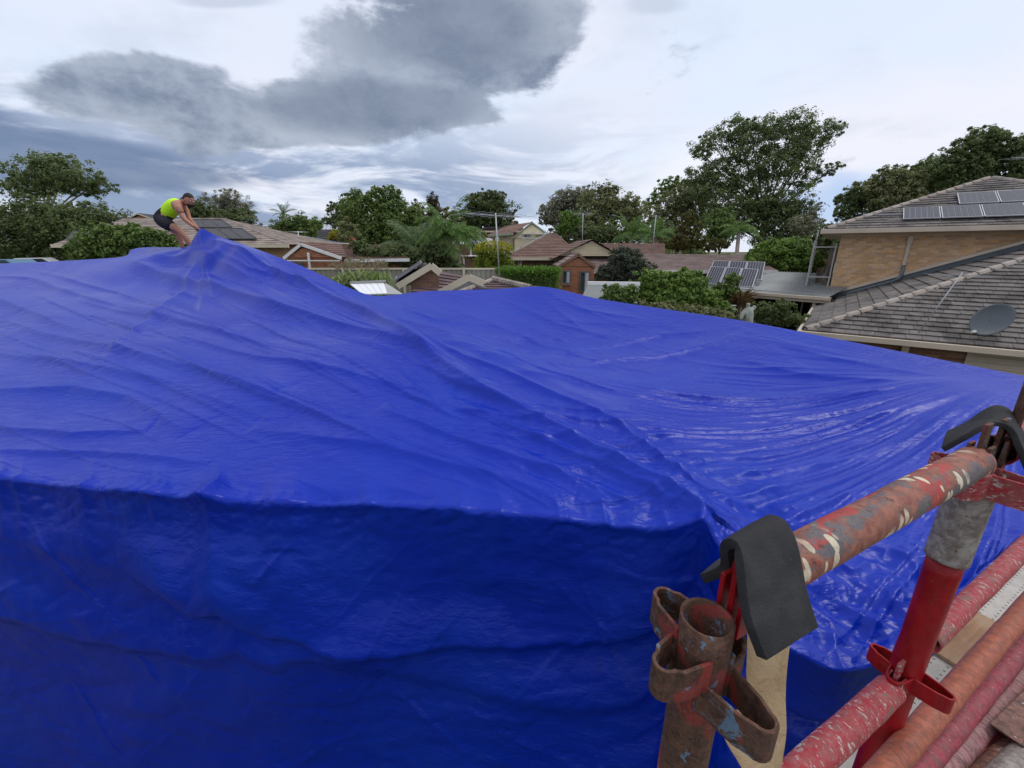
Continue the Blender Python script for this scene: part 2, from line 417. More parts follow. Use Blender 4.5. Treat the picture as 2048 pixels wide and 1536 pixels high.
cols = [(lp(-450,900), fp(-450,535,8.2)), (lp(0,945), fp(0,527,8.2)), (lp(190,966), fp(235,515,8.5)), (lp(260,975), fp(262,500,8.8)),
 (lp(310,980), fp(290,495,9.0)), (lp(375,985), fp(368,494,8.9)), (lp(405,987), fp(387,487,8.6)), (lp(425,989), fp(396,470,8.42)), (lp(440,990), fp(401,457,8.3)),
 (lp(480,992), fp(430,471,8.2)), (lp(560,996), fp(490,490,8.0)), (lp(700,1000), fp(600,531,7.6)), (lp(880,1010), fp(740,590,7.2)),
 (lp(1020,1018), fp(850,582,7.5)), (lp(1160,1030), fp(990,578,7.8)), (lp(1280,1040), fp(1090,574,7.8)), (lp(1420,1050), fp(1200,598,7.5)),
 ((1.20,1.56,EYE-1.66), fp(1330,618,6.9)), ((1.44,1.42,EYE-1.75), fp(1480,641,6.2)), ((1.78,1.50,EYE-1.69), fp(1700,683,5.0)),
 ((2.3,1.75,EYE-1.62), fp(2048,752,3.7)), ((3.0,2.08,EYE-1.56), (5.15,2.55,EYE-1.12)), ((3.8,2.20,EYE-1.5), (5.3,2.10,EYE-1.15))]
LIP = np.array([c[0] for c in cols]); FAR = np.array([c[1] for c in cols])
# thin-plate surface through the rim and a few inner points
pts = [tuple(p) for p in LIP]+[tuple(p) for p in FAR]
def plane_z(y, ylip=2.6): return ZL+.236*(y-ylip)
for x in (-9.5, -7, -4.8, -3, -1.2):
    for y in (3.6, 4.8, 6.2):
        if x*-1 < y*1.6 and not (x > -2 and y > 5): pts.append((x, y, plane_z(y, 2.65+.13*(-3.6-x)*-1*-1)))
for p in ((1.5,5,-1.42), (.3,5.6,-1.28), (3,4,-1.50), (1.6,3.2,-1.57), (2.7,2.7,-1.58), (.3,3.4,-1.30), (-.9,6.2,-1.02), (.5,6.9,-1.06), (2.2,6.0,-1.26), (-5.0,7.4,-.28), (-4.0,7.0,-.40), (-5.6,7.7,-.16), (4.0,3.3,-1.24), (4.6,2.7,-1.25)):
    pts.append((p[0], p[1], EYE+p[2]))
for q_ in ((330,506,8.3), (360,506,8.3), (383,508,8.0), (402,504,7.8), (430,508,7.6), (470,512,7.5)): pts.append(fp(*q_))
PT = np.array(pts)
def phi(r2): return .5*r2*np.log(r2+1e-9)
n = len(PT); A = np.zeros((n+3, n+3)); d2 = ((PT[:, None, :2]-PT[None, :, :2])**2).sum(-1)
A[:n, :n] = phi(d2)+np.eye(n)*.0003; A[:n, n] = 1; A[:n, n+1:] = PT[:, :2]; A[n:, :n] = A[:n, n:].T
sol = np.linalg.solve(A, np.concatenate([PT[:, 2], [0, 0, 0]]))
def surf(x, y):
    x = np.asarray(x, float); y = np.asarray(y, float)
    s = sol[n]+sol[n+1]*x+sol[n+2]*y
    for i in range(n): s = s+sol[i]*phi((x-PT[i, 0])**2+(y-PT[i, 1])**2)
    return s
def hit(px, py):
    r = ray(px, py); Ys = np.linspace(1.2, 10.5, 600); t = Ys/r.y
    z = EYE+r.z*t; s = surf(r.x*t, Ys); k = np.where(z < s)[0]
    i = k[0] if len(k) else len(Ys)-1
    return np.array([r.x*t[i], Ys[i]])
def catmull(P, t):
    P = np.asarray(P); m_ = len(P)-1; i = np.clip(np.floor(t).astype(int), 0, m_-1); f = (t-i)[:, None]
    p0 = P[np.clip(i-1, 0, m_)]; p1 = P[i]; p2 = P[i+1]; p3 = P[np.clip(i+2, 0, m_)]
    # monotone-ish cubic with reduced tangents
    a = .38*(p2-p0); b = .38*(p3-p1)
    return (2*f**3-3*f**2+1)*p1+(f**3-2*f**2+f)*a+(-2*f**3+3*f**2)*p2+(f**3-f**2)*b
NU, NV, NW = 1150, 430, 170
seg = np.linalg.norm(LIP[1:]-LIP[:-1], axis=1)*1.2+np.linalg.norm(FAR[1:]-FAR[:-1], axis=1)*.35+.05
cum = np.concatenate([[0], np.cumsum(seg)])
tt = np.interp(np.linspace(0, cum[-1], NU), cum, np.arange(len(cum)))
L = catmull(LIP, tt); F = catmull(FAR, tt)
v = np.linspace(0, 1, NV)**1.45
XX = L[None, :, 0]*(1-v[:, None])+F[None, :, 0]*v[:, None]
YY = L[None, :, 1]*(1-v[:, None])+F[None, :, 1]*v[:, None]
ZZ = surf(XX, YY)
# blend exactly onto the rims
zl, zf = surf(L[:, 0], L[:, 1]), surf(F[:, 0], F[:, 1])
ZZ += (L[:, 2]-zl)[None, :]*(1-sstep(v, 0, .25))[:, None]+(F[:, 2]-zf)[None, :]*sstep(v, .8, 1)[:, None]
def polydist(x, y, P):
    best = np.full(x.shape, 1e9); side = np.zeros(x.shape); tp = np.zeros(x.shape); Lc = 0
    tot = sum(np.linalg.norm(P[i+1]-P[i]) for i in range(len(P)-1))
    for i in range(len(P)-1):
        a, b = P[i], P[i+1]; d = b-a; l2 = (d**2).sum(); l = math.sqrt(l2)
        t = np.clip(((x-a[0])*d[0]+(y-a[1])*d[1])/l2, 0, 1)
        dx = x-a[0]-t*d[0]; dy = y-a[1]-t*d[1]; D = np.hypot(dx, dy); s = np.sign(d[0]*dy-d[1]*dx)
        k = D < best; best = np.where(k, D, best); side = np.where(k, s, side); tp = np.where(k, (Lc+t*l)/tot, tp); Lc += l
    return best, side, tp
H = np.zeros_like(XX)
wx = XX+.020*fbm(XX*.9, YY*.9, 2, 5); wy = YY+.020*fbm(XX*.9, YY*.9, 2, 15)
def crease(pp, amp, wd, valley=0, voff=0, vw=0, ends=True):
    global H
    P_ = np.array([hit(*p) for p in pp]); D, s, tp = polydist(wx, wy, P_)
    ex = np.sin(np.pi*np.clip(tp, .0, 1))**.5 if ends else 1.0
    if P_[-1][0] < P_[0][0]: s = -s
    D2 = np.sqrt(D*D+(wd*.10)**2)-wd*.10
    ww = wd*(1+.9*np.tanh(D*s/wd*3))             # steep towards the near side, easy on the far side
    H += amp*1.1*np.exp(-(D2/np.maximum(ww, wd*.5))**1.25)*ex
    if valley: H -= valley*np.exp(-((D*s-voff)/vw)**2)*ex
# tension crease from the hand to the house corner, and its companions
crease([(404,466),(600,575),(740,640),(820,682),(960,790),(1120,880),(1400,1030)], .10, .13, .07, .32, .20, False)
crease([(250,520),(440,580),(560,618),(700,655),(830,695),(960,750)], .07, .11, .045, -.20, .13)
crease([(404,466),(500,520),(640,590),(800,660),(1000,740),(1250,860),(1450,1000)], .05, .09, .05, .2, .13, False)
crease([(404,466),(520,512),(660,575),(760,625),(900,668),(1050,680),(1250,668)], .022, .09, .03, -.2, .16)
crease([(404,468),(440,510),(500,545),(560,560)], .05, .07); crease([(300,512),(380,508),(440,530),(520,570)], .06, .09, .05, -.18, .10)
for pp, a, wd in (([(-200,560),(0,605),(200,680),(380,730)], .05, .10), ([(0,640),(150,688),(340,735),(560,790)], .06, .12), ([(-100,545),(60,560),(250,620),(450,672)], .04, .08),
    ([(60,540),(240,590),(420,640)], .035, .07), ([(-60,790),(150,780),(260,800),(380,865)], .05, .10), ([(-60,855),(150,872),(300,862)], .045, .08), ([(300,660),(520,720),(760,770),(900,800)], .035, .08),
    ([(-80,700),(120,730),(330,770),(560,850)], .045, .10), ([(150,600),(330,640),(560,700),(700,740)], .035, .07), ([(-50,900),(200,905),(420,930)], .03, .06), ([(500,860),(760,900),(980,960),(1150,1000)], .035, .08),
    ([(760,820),(960,900),(1150,960),(1300,1020)], .04, .08), ([(900,800),(1060,880),(1230,960),(1380,1035)], .05, .07), ([(560,640),(760,700),(900,760)], .03, .06)):
    crease(pp, a, wd)
for pp, a, wd in (([(2046,757),(1760,792),(1500,812),(1200,770),(960,720)], .06, .10), ([(2046,760),(1800,842),(1600,872),(1350,856),(1150,810)], .06, .09), ([(2046,765),(1850,880),(1700,935),(1520,960),(1350,930)], .05, .08),
    ([(2046,768),(1900,862),(1800,960),(1730,1040)], .05, .07), ([(1530,655),(1400,698),(1250,722),(1050,722),(900,700)], .05, .09), ([(1500,650),(1320,672),(1180,705),(1000,700)], .04, .07),
    ([(1480,652),(1600,735),(1660,800)], .012, .08), ([(1080,580),(1160,618),(1290,640)], .05, .07), ([(980,590),(1100,640),(1250,650),(1400,650)], .016, .07), ([(1500,648),(1420,720),(1330,790),(1180,800)], .012, .07),
    ([(2046,756),(1800,770),(1600,752),(1480,720)], .035, .07), ([(2046,757),(1850,752),(1700,725),(1560,690)], .03, .06), ([(1450,1000),(1600,960),(1720,900),(1900,830)], .045, .07), ([(860,600),(960,640),(1080,690),(1250,745)], .03, .07),
    ([(1700,1080),(1820,980),(1930,880),(2040,790)], .05, .05), ([(760,605),(860,640),(1000,655)], .05, .06), ([(1300,870),(1500,905),(1700,870)], .035, .06), ([(1250,820),(1450,850),(1650,830),(1850,790)], .035, .06)):
    crease(pp, a*.75, wd*1.35)
# loose crumpled facets where the sheet hangs beside the scaffold
cm = np.exp(-((XX-1.9)/.9)**2-((YY-1.75)/.55)**2)
H += cm*(.075*np.abs(perlin(XX*2.1+.6*YY, YY*3.0, 201))+.045*np.abs(perlin(XX*4.6, YY*5.2+XX, 202))+.018*np.abs(perlin(XX*10, YY*11, 203)))*-1
# free folds: a fan about the house corner on the left, about the far right pull on the right
C0 = np.array([1.35, 1.7]); T0 = hit(2046, 757)
CL = np.array([hit(*p) for p in ((404,466),(600,575),(820,682),(1120,880),(1400,1030))])
Dc, sc_, _ = polydist(XX, YY, CL)
wr = sstep(Dc*sc_, -.5, .5)                       # 1 = beyond the crease (right part)
def fan(C, k, seed, rs=.35):
    th = np.arctan2(YY-C[1], XX-C[0]); r = np.hypot(XX-C[0], YY-C[1])
    a = perlin(th*k+.25*perlin(r*.8, th*3, seed+3), r*rs, seed); return (1-np.abs(a)*2.0), r, th
f1, r1, _ = fan(C0, 9, 31); f2, r2, _ = fan(C0, 22, 41, .6)
g1, q1, _ = fan(T0, 10, 51); g2, q2, _ = fan(T0, 26, 61, .7)
up_ = lambda a: np.clip(a, 0, 1)**2.2
env = .55+.45*np.tanh(2*fbm(XX*.5, YY*.5, 2, 77))
H += (1-wr)*(.010*up_(f1)*np.clip(r1*.35, 0, 1.4)+.003*up_(f2)*np.clip(r1*.35, 0, 1.4))*env
def line_fold(P_, amp, wd):
    global H
    lo, hi = P_.min(0)-wd*5, P_.max(0)+wd*5
    k = (XX > lo[0]) & (XX < hi[0]) & (YY > lo[1]) & (YY < hi[1])
    if not k.any(): return
    D, s, tp = polydist(wx[k], wy[k], P_)
    if P_[-1][0] < P_[0][0]: s = -s
    D2 = np.sqrt(D*D+(wd*.12)**2)-wd*.12; ww = wd*(1+.8*np.tanh(D*s/wd*3))
    H[k] += amp*1.35*np.exp(-(D2/np.maximum(ww, wd*.4))**1.15)*np.sin(np.pi*tp)**.6
rl = random.Random(3); H0 = hit(404, 468)
C1 = np.array([3.4, .4])
for i in range(60):      # long straight folds running down to the house corner
    a = rl.uniform(2.36, 2.98); r0 = rl.uniform(3.2, 9.5); ln = rl.uniform(1.3, 4.8); dv_ = np.array([math.cos(a), math.sin(a)]); nv_ = np.array([-dv_[1], dv_[0]]); sg_ = rl.uniform(-.10, .10)
    P_ = np.array([C1+dv_*(r0+ln*t)+nv_*sg_*math.sin(math.pi*t) for t in (1, .75, .5, .25, 0)])
    w_ = rl.choice([.016, .022, .03, .045]); line_fold(P_, w_*rl.uniform(.28, .55), w_)
for i in range(9):      # rays out of the lifted corner
    a = rl.uniform(-1.25, -.35); ln = rl.uniform(1.2, 4.0); r0 = rl.uniform(.1, .5); P_ = np.array([H0+np.array([math.cos(a), math.sin(a)])*(r0+(ln)*t) for t in (0, .5, 1)]); line_fold(P_, rl.uniform(.02, .045), rl.uniform(.05, .10))
for i in range(46):      # sagging folds hung from the far right pull
    a0_ = 2.74+1.25*(i+rl.uniform(-.4, .4))/46; L0 = rl.uniform(2.2, 6.0); r0 = rl.uniform(.1, .4) if i % 3 else rl.uniform(.8, 2.0); P_ = []
    bow = .17 if a0_ < 3.5 else .05
    for t in np.linspace(0, 1, 9):
        r = r0+(L0-r0)*t; a = a0_+bow*math.sin(math.pi*min(1, r/6.0))-.012*r; P_.append(T0+np.array([math.cos(a), math.sin(a)])*r)
    w_ = rl.choice([.022, .03, .04, .055]); line_fold(np.array(P_), w_*rl.uniform(.30, .55), w_)
H += wr*(.022*up_(g1)*np.clip(q1*.45, 0, 1.2)+.004*up_(g2)*np.clip(q1*.45, 0, 1.2))*env
# crumpling, strongest around the near end of the crease
cr_amt = .05+.85*np.exp(-(Dc/.8)**2)*sstep(YY, 5.5, 2.2)+.20*wr*sstep(YY, 4, 2)
ang = -.62; xr = XX*math.cos(ang)+YY*math.sin(ang); yr = -XX*math.sin(ang)+YY*math.cos(ang)
cz = np.abs(perlin(xr*1.8+.5*perlin(xr*3, yr*3, 5), yr*5.5, 3))*.028+np.abs(perlin(xr*4.5+.4*perlin(xr*7, yr*7, 9), yr*11, 13))*.013+np.abs(perlin(xr*10, yr*19, 23))*.005
H += -cz*cr_amt
H += .03*fbm(XX*.45, YY*.6, 2, 91)
far_fade = 1-.88*sstep(v, .80, 1.0)[:, None]; lip_fade = sstep(v, 0, .02)[:, None]*.6+.4
tf_ = np.clip((np.hypot(XX-T0[0], YY-T0[1])-.12)/1.1, .10, 1)
ZZ = ZZ+H*far_fade*lip_fade*tf_
# jagged puckers where the sheet turns over the edge
ul = np.cumsum(np.concatenate([[0], np.linalg.norm(L[1:, :2]-L[:-1, :2], axis=1)]))
puck = .045*np.abs(perlin(ul*1.9+.3, ul*.37, 5))*np.clip(.5+1.2*perlin(ul*.7, ul*.11+5, 6), .1, 1.3)+.020*np.abs(perlin(ul*5.3, ul*.9, 8))
rp = random.Random(21); pk_ = np.zeros_like(ul)
for i in range(75):
    u0 = rp.uniform(ul[0], ul[-1]); w_ = rp.choice([.018, .03, .05, .08]); dd_ = ul-u0; ww_ = np.where(dd_ > 0, w_, w_*rp.uniform(1.2, 3)); pk_ += w_*rp.uniform(.35, .8)*np.exp(-(np.abs(dd_)/ww_)**1.2)
k9_ = np.hypot(XX-L[None, :, 0], YY-L[None, :, 1])
ZZ += pk_[None, :]*np.exp(-k9_/.16)*.8
ZZ -= puck[None, :]*np.exp(-(v/.02)[:, None])*.7
# hanging part
tan_ = np.gradient(L[:, :2], axis=0); tan_ /= np.linalg.norm(tan_, axis=1)[:, None]
k_ = np.ones(41)/41
tan_ = np.stack([np.convolve(np.pad(tan_[:, i], 20, mode='edge'), k_, 'valid') for i in (0, 1)], 1)
out_ = np.stack([tan_[:, 1], -tan_[:, 0]], 1)
iu = tt; mouth = sstep(iu, 15.5, 17.5)
s_ = (np.linspace(0, 1, NW)**1.3)*3.25
r_ = .045*(1+.5*perlin(ul*1.3, ul*0, 44))*(1-.6*mouth)
an = np.minimum(s_[:, None]/r_[None, :], np.pi/2)
o_ = r_[None, :]*np.sin(an); dn = r_[None, :]*(1-np.cos(an))+np.maximum(0, s_[:, None]-r_[None, :]*np.pi/2)
U2, S2 = np.meshgrid(ul, s_); fl = sstep(s_, .05, .5)[:, None]
hd = .11*fbm(U2*.4+.3*S2, S2*.45, 2, 101)+.022*np.abs(perlin(U2*1.6+S2*1.3, S2*2.6-U2*.5, 151))+.010*np.abs(perlin(U2*4+S2*3, S2*6-U2, 152))
def dfold(u0, s0, u1, s1, amp, wd):
    global hd
    d = np.array([u1-u0, s1-s0]); l2 = (d**2).sum(); t = np.clip(((U2-u0)*d[0]+(S2-s0)*d[1])/l2, 0, 1); dx = U2-u0-t*d[0]; dy = S2-s0-t*d[1]+.0; D = np.hypot(dx, dy)
    s = np.sign(d[0]*dy-d[1]*dx); ww = wd*(1+.7*np.tanh(D*s/wd*3)); hd = hd+amp*np.exp(-(D/ww)**1.2)*np.sin(np.pi*t)**.6
rd = random.Random(11)
hd = hd-mouth[None, :]*(.06*np.abs(perlin(U2*2.4+S2, S2*3.2, 211))+.035*np.abs(perlin(U2*5.5, S2*6.5+U2, 212)))*sstep(s_, .0, .15)[:, None]
for i in range(150):
    u0 = rd.uniform(ul[0], ul[-1]); s0 = rd.uniform(.05, 3.0)**1.0; l = rd.uniform(.3, 1.5); a = rd.choice([rd.uniform(-1.1, -.4), rd.uniform(-.35, .35), rd.uniform(.5, 1.3)]); w_ = rd.choice([.005, .008, .012, .018, .028])
    dfold(u0, s0, u0+l*math.cos(a), s0+l*math.sin(a), w_*rd.uniform(.3, .75)*rd.choice([1, 1, -.6]), w_)
# sagging swags: gathered layers hanging in shallow curves
def swag(u0, u1, s0, sag, amp, wd):
    t = (U2-u0)/(u1-u0); c = s0+sag*(1-(2*t-1)**2); e = sstep(t, -.05, .15)*(1-sstep(t, .85, 1.05))
    dd = S2-c; return amp*e*np.where(dd < 0, np.exp(-(dd/(wd*5))**2), np.exp(-(dd/(wd*1.1))**2))
u_of = lambda px: float(np.interp(px, [-450, 0, 190, 440, 700, 1020, 1280, 1420], ul[[int(np.argmin(abs(tt-i))) for i in (0, 1, 2, 8, 11, 13, 15, 16)]]))
hd += swag(u_of(250), u_of(1450), .62, .42, .10, .08)+swag(u_of(-200), u_of(900), .95, .30, .07, .10)+swag(u_of(600), u_of(1450), 1.15, .25, .05, .09)
hd += -.05*np.exp(-((S2-.9-.12*np.sin(U2*2))/.25)**2)
small = .004*np.abs(perlin(U2*5+S2*3, S2*7, 131))+.002*np.abs(perlin(U2*12+S2*5, S2*15, 141))
topw = 1-sstep(s_, .1, .5)[:, None]
hd = hd*fl+small*(.5+3.0*topw)-puck[None, :]*topw*sstep(s_, .0, .1)[:, None]*.8+pk_[None, :]*np.exp(-s_/.22)[:, None]*.9
amp_r = 1-.45*mouth[None, :]
ofs = o_*(1-.3*mouth[None, :])+hd*amp_r+.13*sstep(s_, .2, 3)[:, None]*(1-mouth[None, :])-.10*mouth[None, :]*sstep(s_, .3, 1.2)[:, None]
ZL0 = ZZ[0]
DX = L[None, :, 0]+out_[None, :, 0]*ofs; DY = L[None, :, 1]+out_[None, :, 1]*ofs; DZ = np.maximum(ZL0[None, :]-dn, .02)
# on the scaffold side the sheet sags out, then tucks back under itself before hanging on down
tk = mouth[None, :]*np.exp(-((s_[:, None]-.42)/.05)**2)*.07
DX += -out_[None, :, 0]*tk; DY += -out_[None, :, 1]*tk
# far side drop
NS = 14; sv = np.linspace(0, 1, NS+1)[1:]
fo = np.gradient(F[:, :2], axis=0); fo /= np.linalg.norm(fo, axis=1)[:, None]+1e-9; fo = np.stack([-fo[:, 1], fo[:, 0]], 1)
fo = np.stack([np.convolve(np.pad(fo[:, i], 20, mode='edge'), k_, 'valid') for i in (0, 1)], 1)
FX = XX[-1][None, :]+fo[None, :, 0]*(.03+.10*sv[:, None]); FY = YY[-1][None, :]+fo[None, :, 1]*(.03+.10*sv[:, None]); FZ = ZZ[-1][None, :]-.55*sv[:, None]
GX = np.concatenate([DX[1:][::-1], XX, FX]); GY = np.concatenate([DY[1:][::-1], YY, FY]); GZ = np.concatenate([DZ[1:][::-1], ZZ, FZ])
nr, nc = GX.shape
V_ = np.stack([GX, GY, GZ], -1).reshape(-1, 3); I_ = np.arange(nr*nc).reshape(nr, nc)
Fq = np.stack([I_[:-1, :-1], I_[:-1, 1:], I_[1:, 1:], I_[1:, :-1]], -1).reshape(-1, 4)
tarp = link('tarpaulin', fast_mesh('tarpaulin', V_, Fq, True), M_TARP)
tag(tarp, 'huge shiny royal blue tarpaulin spread in folds over the whole near roof', 'tarpaulin')

# the house below it: hardly seen, but it carries the sheet
hs = thing('tarped_house', 'house completely hidden below the blue tarpaulin, only its roof carries the sheet', 'house', (0, 4, 0))
# roof deck follows the sheet a little lower
gx = np.linspace(.03, .95, 60); gv = np.linspace(.14, .985, 30)
ti = np.interp(gx, [0, 1], [0.2, 19.6])
Lr = catmull(LIP, ti); Fr = catmull(FAR, ti)
rx = Lr[None, :, 0]*(1-gv[:, None])+Fr[None, :, 0]*gv[:, None]; ry = Lr[None, :, 1]*(1-gv[:, None])+Fr[None, :, 1]*gv[:, None]
rz = np.minimum(surf(rx, ry)-.16, EYE-.16)
rz = np.minimum(rz, np.where(rx < -3.2, EYE-.13, 99))
Vr = np.stack([rx, ry-4, rz], -1).reshape(-1, 3); Ir = np.arange(rx.size).reshape(rx.shape)
Fr_ = np.stack([Ir[:-1, :-1], Ir[:-1, 1:], Ir[1:, 1:], Ir[1:, :-1]], -1).reshape(-1, 4)
ro = link('roof', fast_mesh('roof', Vr, Fr_), M_ROOFBROWN, hs); sm_ = ro.modifiers.new('s', 'SOLIDIFY'); sm_.thickness = .06
pl_ = M()
ring = [(float(x), float(y), 0) for x, y in list(zip(rx[0][::6], ry[0][::6]))+list(zip(rx[-1][::-6], ry[-1][::-6]))]
for i in range(len(ring)):
    a, b = Vector(ring[i]), Vector(ring[(i+1) % len(ring)])
    za = float(surf(a.x, a.y))-.3; zb = float(surf(b.x, b.y))-.3
    pl_.add([a, b, (b.x, b.y, min(zb, 4.2)), (a.x, a.y, min(za, 4.2))], [(0,1,2,3)])
pl_.build('wall', M_BROWNBRICK, hs)
# ridge platform the worker stands on
b_ = M(); a0 = at(300, 497, 9.05); a1 = at(420, 497, 9.05)
b_.box((a0.x, 8.75, EYE-.14), (a1.x+.2, 10.4, EYE-.02)); b_.build('roof_ridge', M_ROOFBROWN, hs)
# ------------------------------------------------------------------ scaffold
def scaf(name, kind):
    def f(T, b, co, out):
        big = T.noise(T.mapn(co, (1, 1, .55), (3*len(name), 1, 2)), 16, 6, .65, .3); med = T.noise(co, 70, 6, .7, .4)
        fin = T.noise(co, 300, 4, .7); blo = T.noise(T.mapn(co, (1, 1, .7), (7, 3, len(name))), 26, 5, .6, .6)
        rust = T.mix(T.ss(med, .3, .7), (.035, .017, .012), (.125, .058, .037))
        if kind == 'rust':
            c = T.mix(T.m('MULTIPLY', T.ss(fin, .45, .7), .6), rust, (.17, .10, .07))
            c = T.mix(T.m('MULTIPLY', T.ss(blo, .56, .62), .75), c, (.28, .035, .03))
            c = T.mix(T.m('MULTIPLY', T.ss(T.noise(co, 38, 7, .7, .8), .585, .62), .8), c, (.12, .22, .33))
            h = T.m('ADD', T.m('MULTIPLY', med, .0022), T.m('MULTIPLY', fin, .0008))
        elif kind == 'top':
            c = T.mix(T.ss(med, .35, .65), (.19, .060, .045), (.30, .125, .085))
            c = T.mix(T.m('MULTIPLY', T.ss(big, .50, .56), .85), c, T.mix(T.ss(fin, .4, .6), (.07, .09, .105), (.115, .13, .14)))
            c = T.mix(T.m('MULTIPLY', T.ss(blo, .54, .60), .85), c, (.38, .045, .04))
            c = T.mix(T.m('MULTIPLY', T.ss(T.noise(co, 45, 6, .7), .58, .64), .8), c, rust)
            vc = T.mapn(co, (1, 1, 2.2), rot=(0, .35, 0)); ws = T.noise(co, 40, 3, .5)
            vv = T.voro(T.vm('ADD', vc, T.vm('SCALE', T.noise(co, 30, 3, .5, 0, 1), sc=.018)), 27)
            gate = T.ss(T.noise(co, 9, 2, .5), .44, .53)
            cr = T.m('MULTIPLY', T.ss(vv, .36, .31), gate)
            c = T.mix(cr, c, T.mix(T.ss(fin, .3, .7), (.50, .43, .30), (.62, .57, .44)))
            h = T.m('ADD', T.m('MULTIPLY', med, .0012), T.m('MULTIPLY', cr, .0009))
        elif kind == 'pink':
            c = T.mix(T.ss(med, .35, .65), (.35, .022, .035), (.33, .095, .095))
            fl = T.noise(T.mapn(co, (1, 1, 2.6), rot=(.3, 0, 0)), 60, 6, .75, .5)
            c = T.mix(T.ss(fl, .56, .62), c, T.mix(T.ss(fin, .4, .6), (.34, .30, .25), (.60, .56, .52)))
            c = T.mix(T.m('MULTIPLY', T.ss(blo, .57, .62), .8), c, (.20, .13, .10))
            c = T.mix(T.ss(T.noise(co, 20, 5, .6), .66, .68), c, (.42, .42, .40))
            h = T.m('MULTIPLY', fl, .0014)
        elif kind == 'red':
            c = T.mix(T.ss(big, .35, .65), (.20, .003, .006), (.32, .007, .012))
            c = T.mix(T.ss(T.noise(co, 130, 5, .75), .70, .73), c, (.50, .30, .27))
            c = T.mix(T.m('MULTIPLY', T.ss(T.noise(T.mapn(co, (1, 1, 4)), 22, 6, .7), .60, .68), .3), c, (.34, .06, .055))
            h = T.m('MULTIPLY', med, .0004)
        elif kind == 'grey':
            c = T.mix(T.ss(med, .35, .65), (.15, .125, .115), (.30, .27, .25))
            c = T.mix(T.ss(T.noise(co, 110, 5, .7), .60, .66), c, (.17, .05, .045))
            c = T.mix(T.m('MULTIPLY', T.ss(big, .55, .62), .5), c, (.40, .38, .34)); h = T.m('MULTIPLY', med, .0012)
        elif kind == 'orange':
            c = T.mix(T.ss(med, .35, .65), (.30, .080, .048), (.42, .135, .08))
            sc = T.noise(T.mapn(co, (1, 1, 5), rot=(.2, .1, 0)), 55, 5, .75, .4)
            c = T.mix(T.m('MULTIPLY', T.ss(sc, .50, .60), .85), c, (.17, .075, .055))
            c = T.mix(T.ss(T.noise(T.mapn(co, (1, 1, 3)), 75, 5, .75), .69, .71), c, (.60, .52, .48)); h = T.m('MULTIPLY', sc, .0008)
        else:
            c0, c1, c2 = {'magenta': ((.25, .02, .035), (.36, .07, .09), (.16, .08, .085)), 'dusty': ((.30, .12, .13), (.36, .20, .20), (.13, .07, .07)),
                          'brown': ((.14, .065, .05), (.24, .12, .09), (.07, .035, .03)), 'bright': ((.42, .02, .035), (.50, .06, .08), (.25, .03, .04))}[kind]
            c = T.mix(T.ss(med, .35, .65), c0, c1)
            sc = T.noise(T.mapn(co, (1, 1, 4)), 50, 5, .75, .4)
            c = T.mix(T.m('MULTIPLY', T.ss(sc, .48, .58), .85), c, c2)
            c = T.mix(T.ss(T.noise(T.mapn(co, (1, 1, 2.5)), 85, 5, .75), .63, .66), c, (.50, .42, .40)); h = T.m('MULTIPLY', sc, .0007)
        c = T.mix(T.m('MULTIPLY', T.ss(T.noise(co, 55, 6, .7, .2), .42, .68), .10 if kind == 'red' else .34), c, (.10, .075, .062))
        bumpn(T, b, h, 1.0, 1.0)
        T.set(b.inputs['Roughness'], T.m('ADD', {'rust': .62, 'red': .30, 'top': .5}.get(kind, .45), T.m('MULTIPLY', med, .2)))
        return c
    return mat('steel_'+name, (.2,.05,.05), .5, .25, fn=f)
S_RUST = scaf('rusty', 'rust'); S_TOP = scaf('flaking', 'top'); S_PINK = scaf('pink_red', 'pink'); S_RED = scaf('glossy_red', 'red'); S_GREY = scaf('grey', 'grey')
S_ORANGE = scaf('orange', 'orange'); S_MAG = scaf('magenta', 'magenta'); S_DUSTY = scaf('dusty', 'dusty'); S_BROWN = scaf('brown', 'brown'); S_BRIGHT = scaf('bright', 'bright')

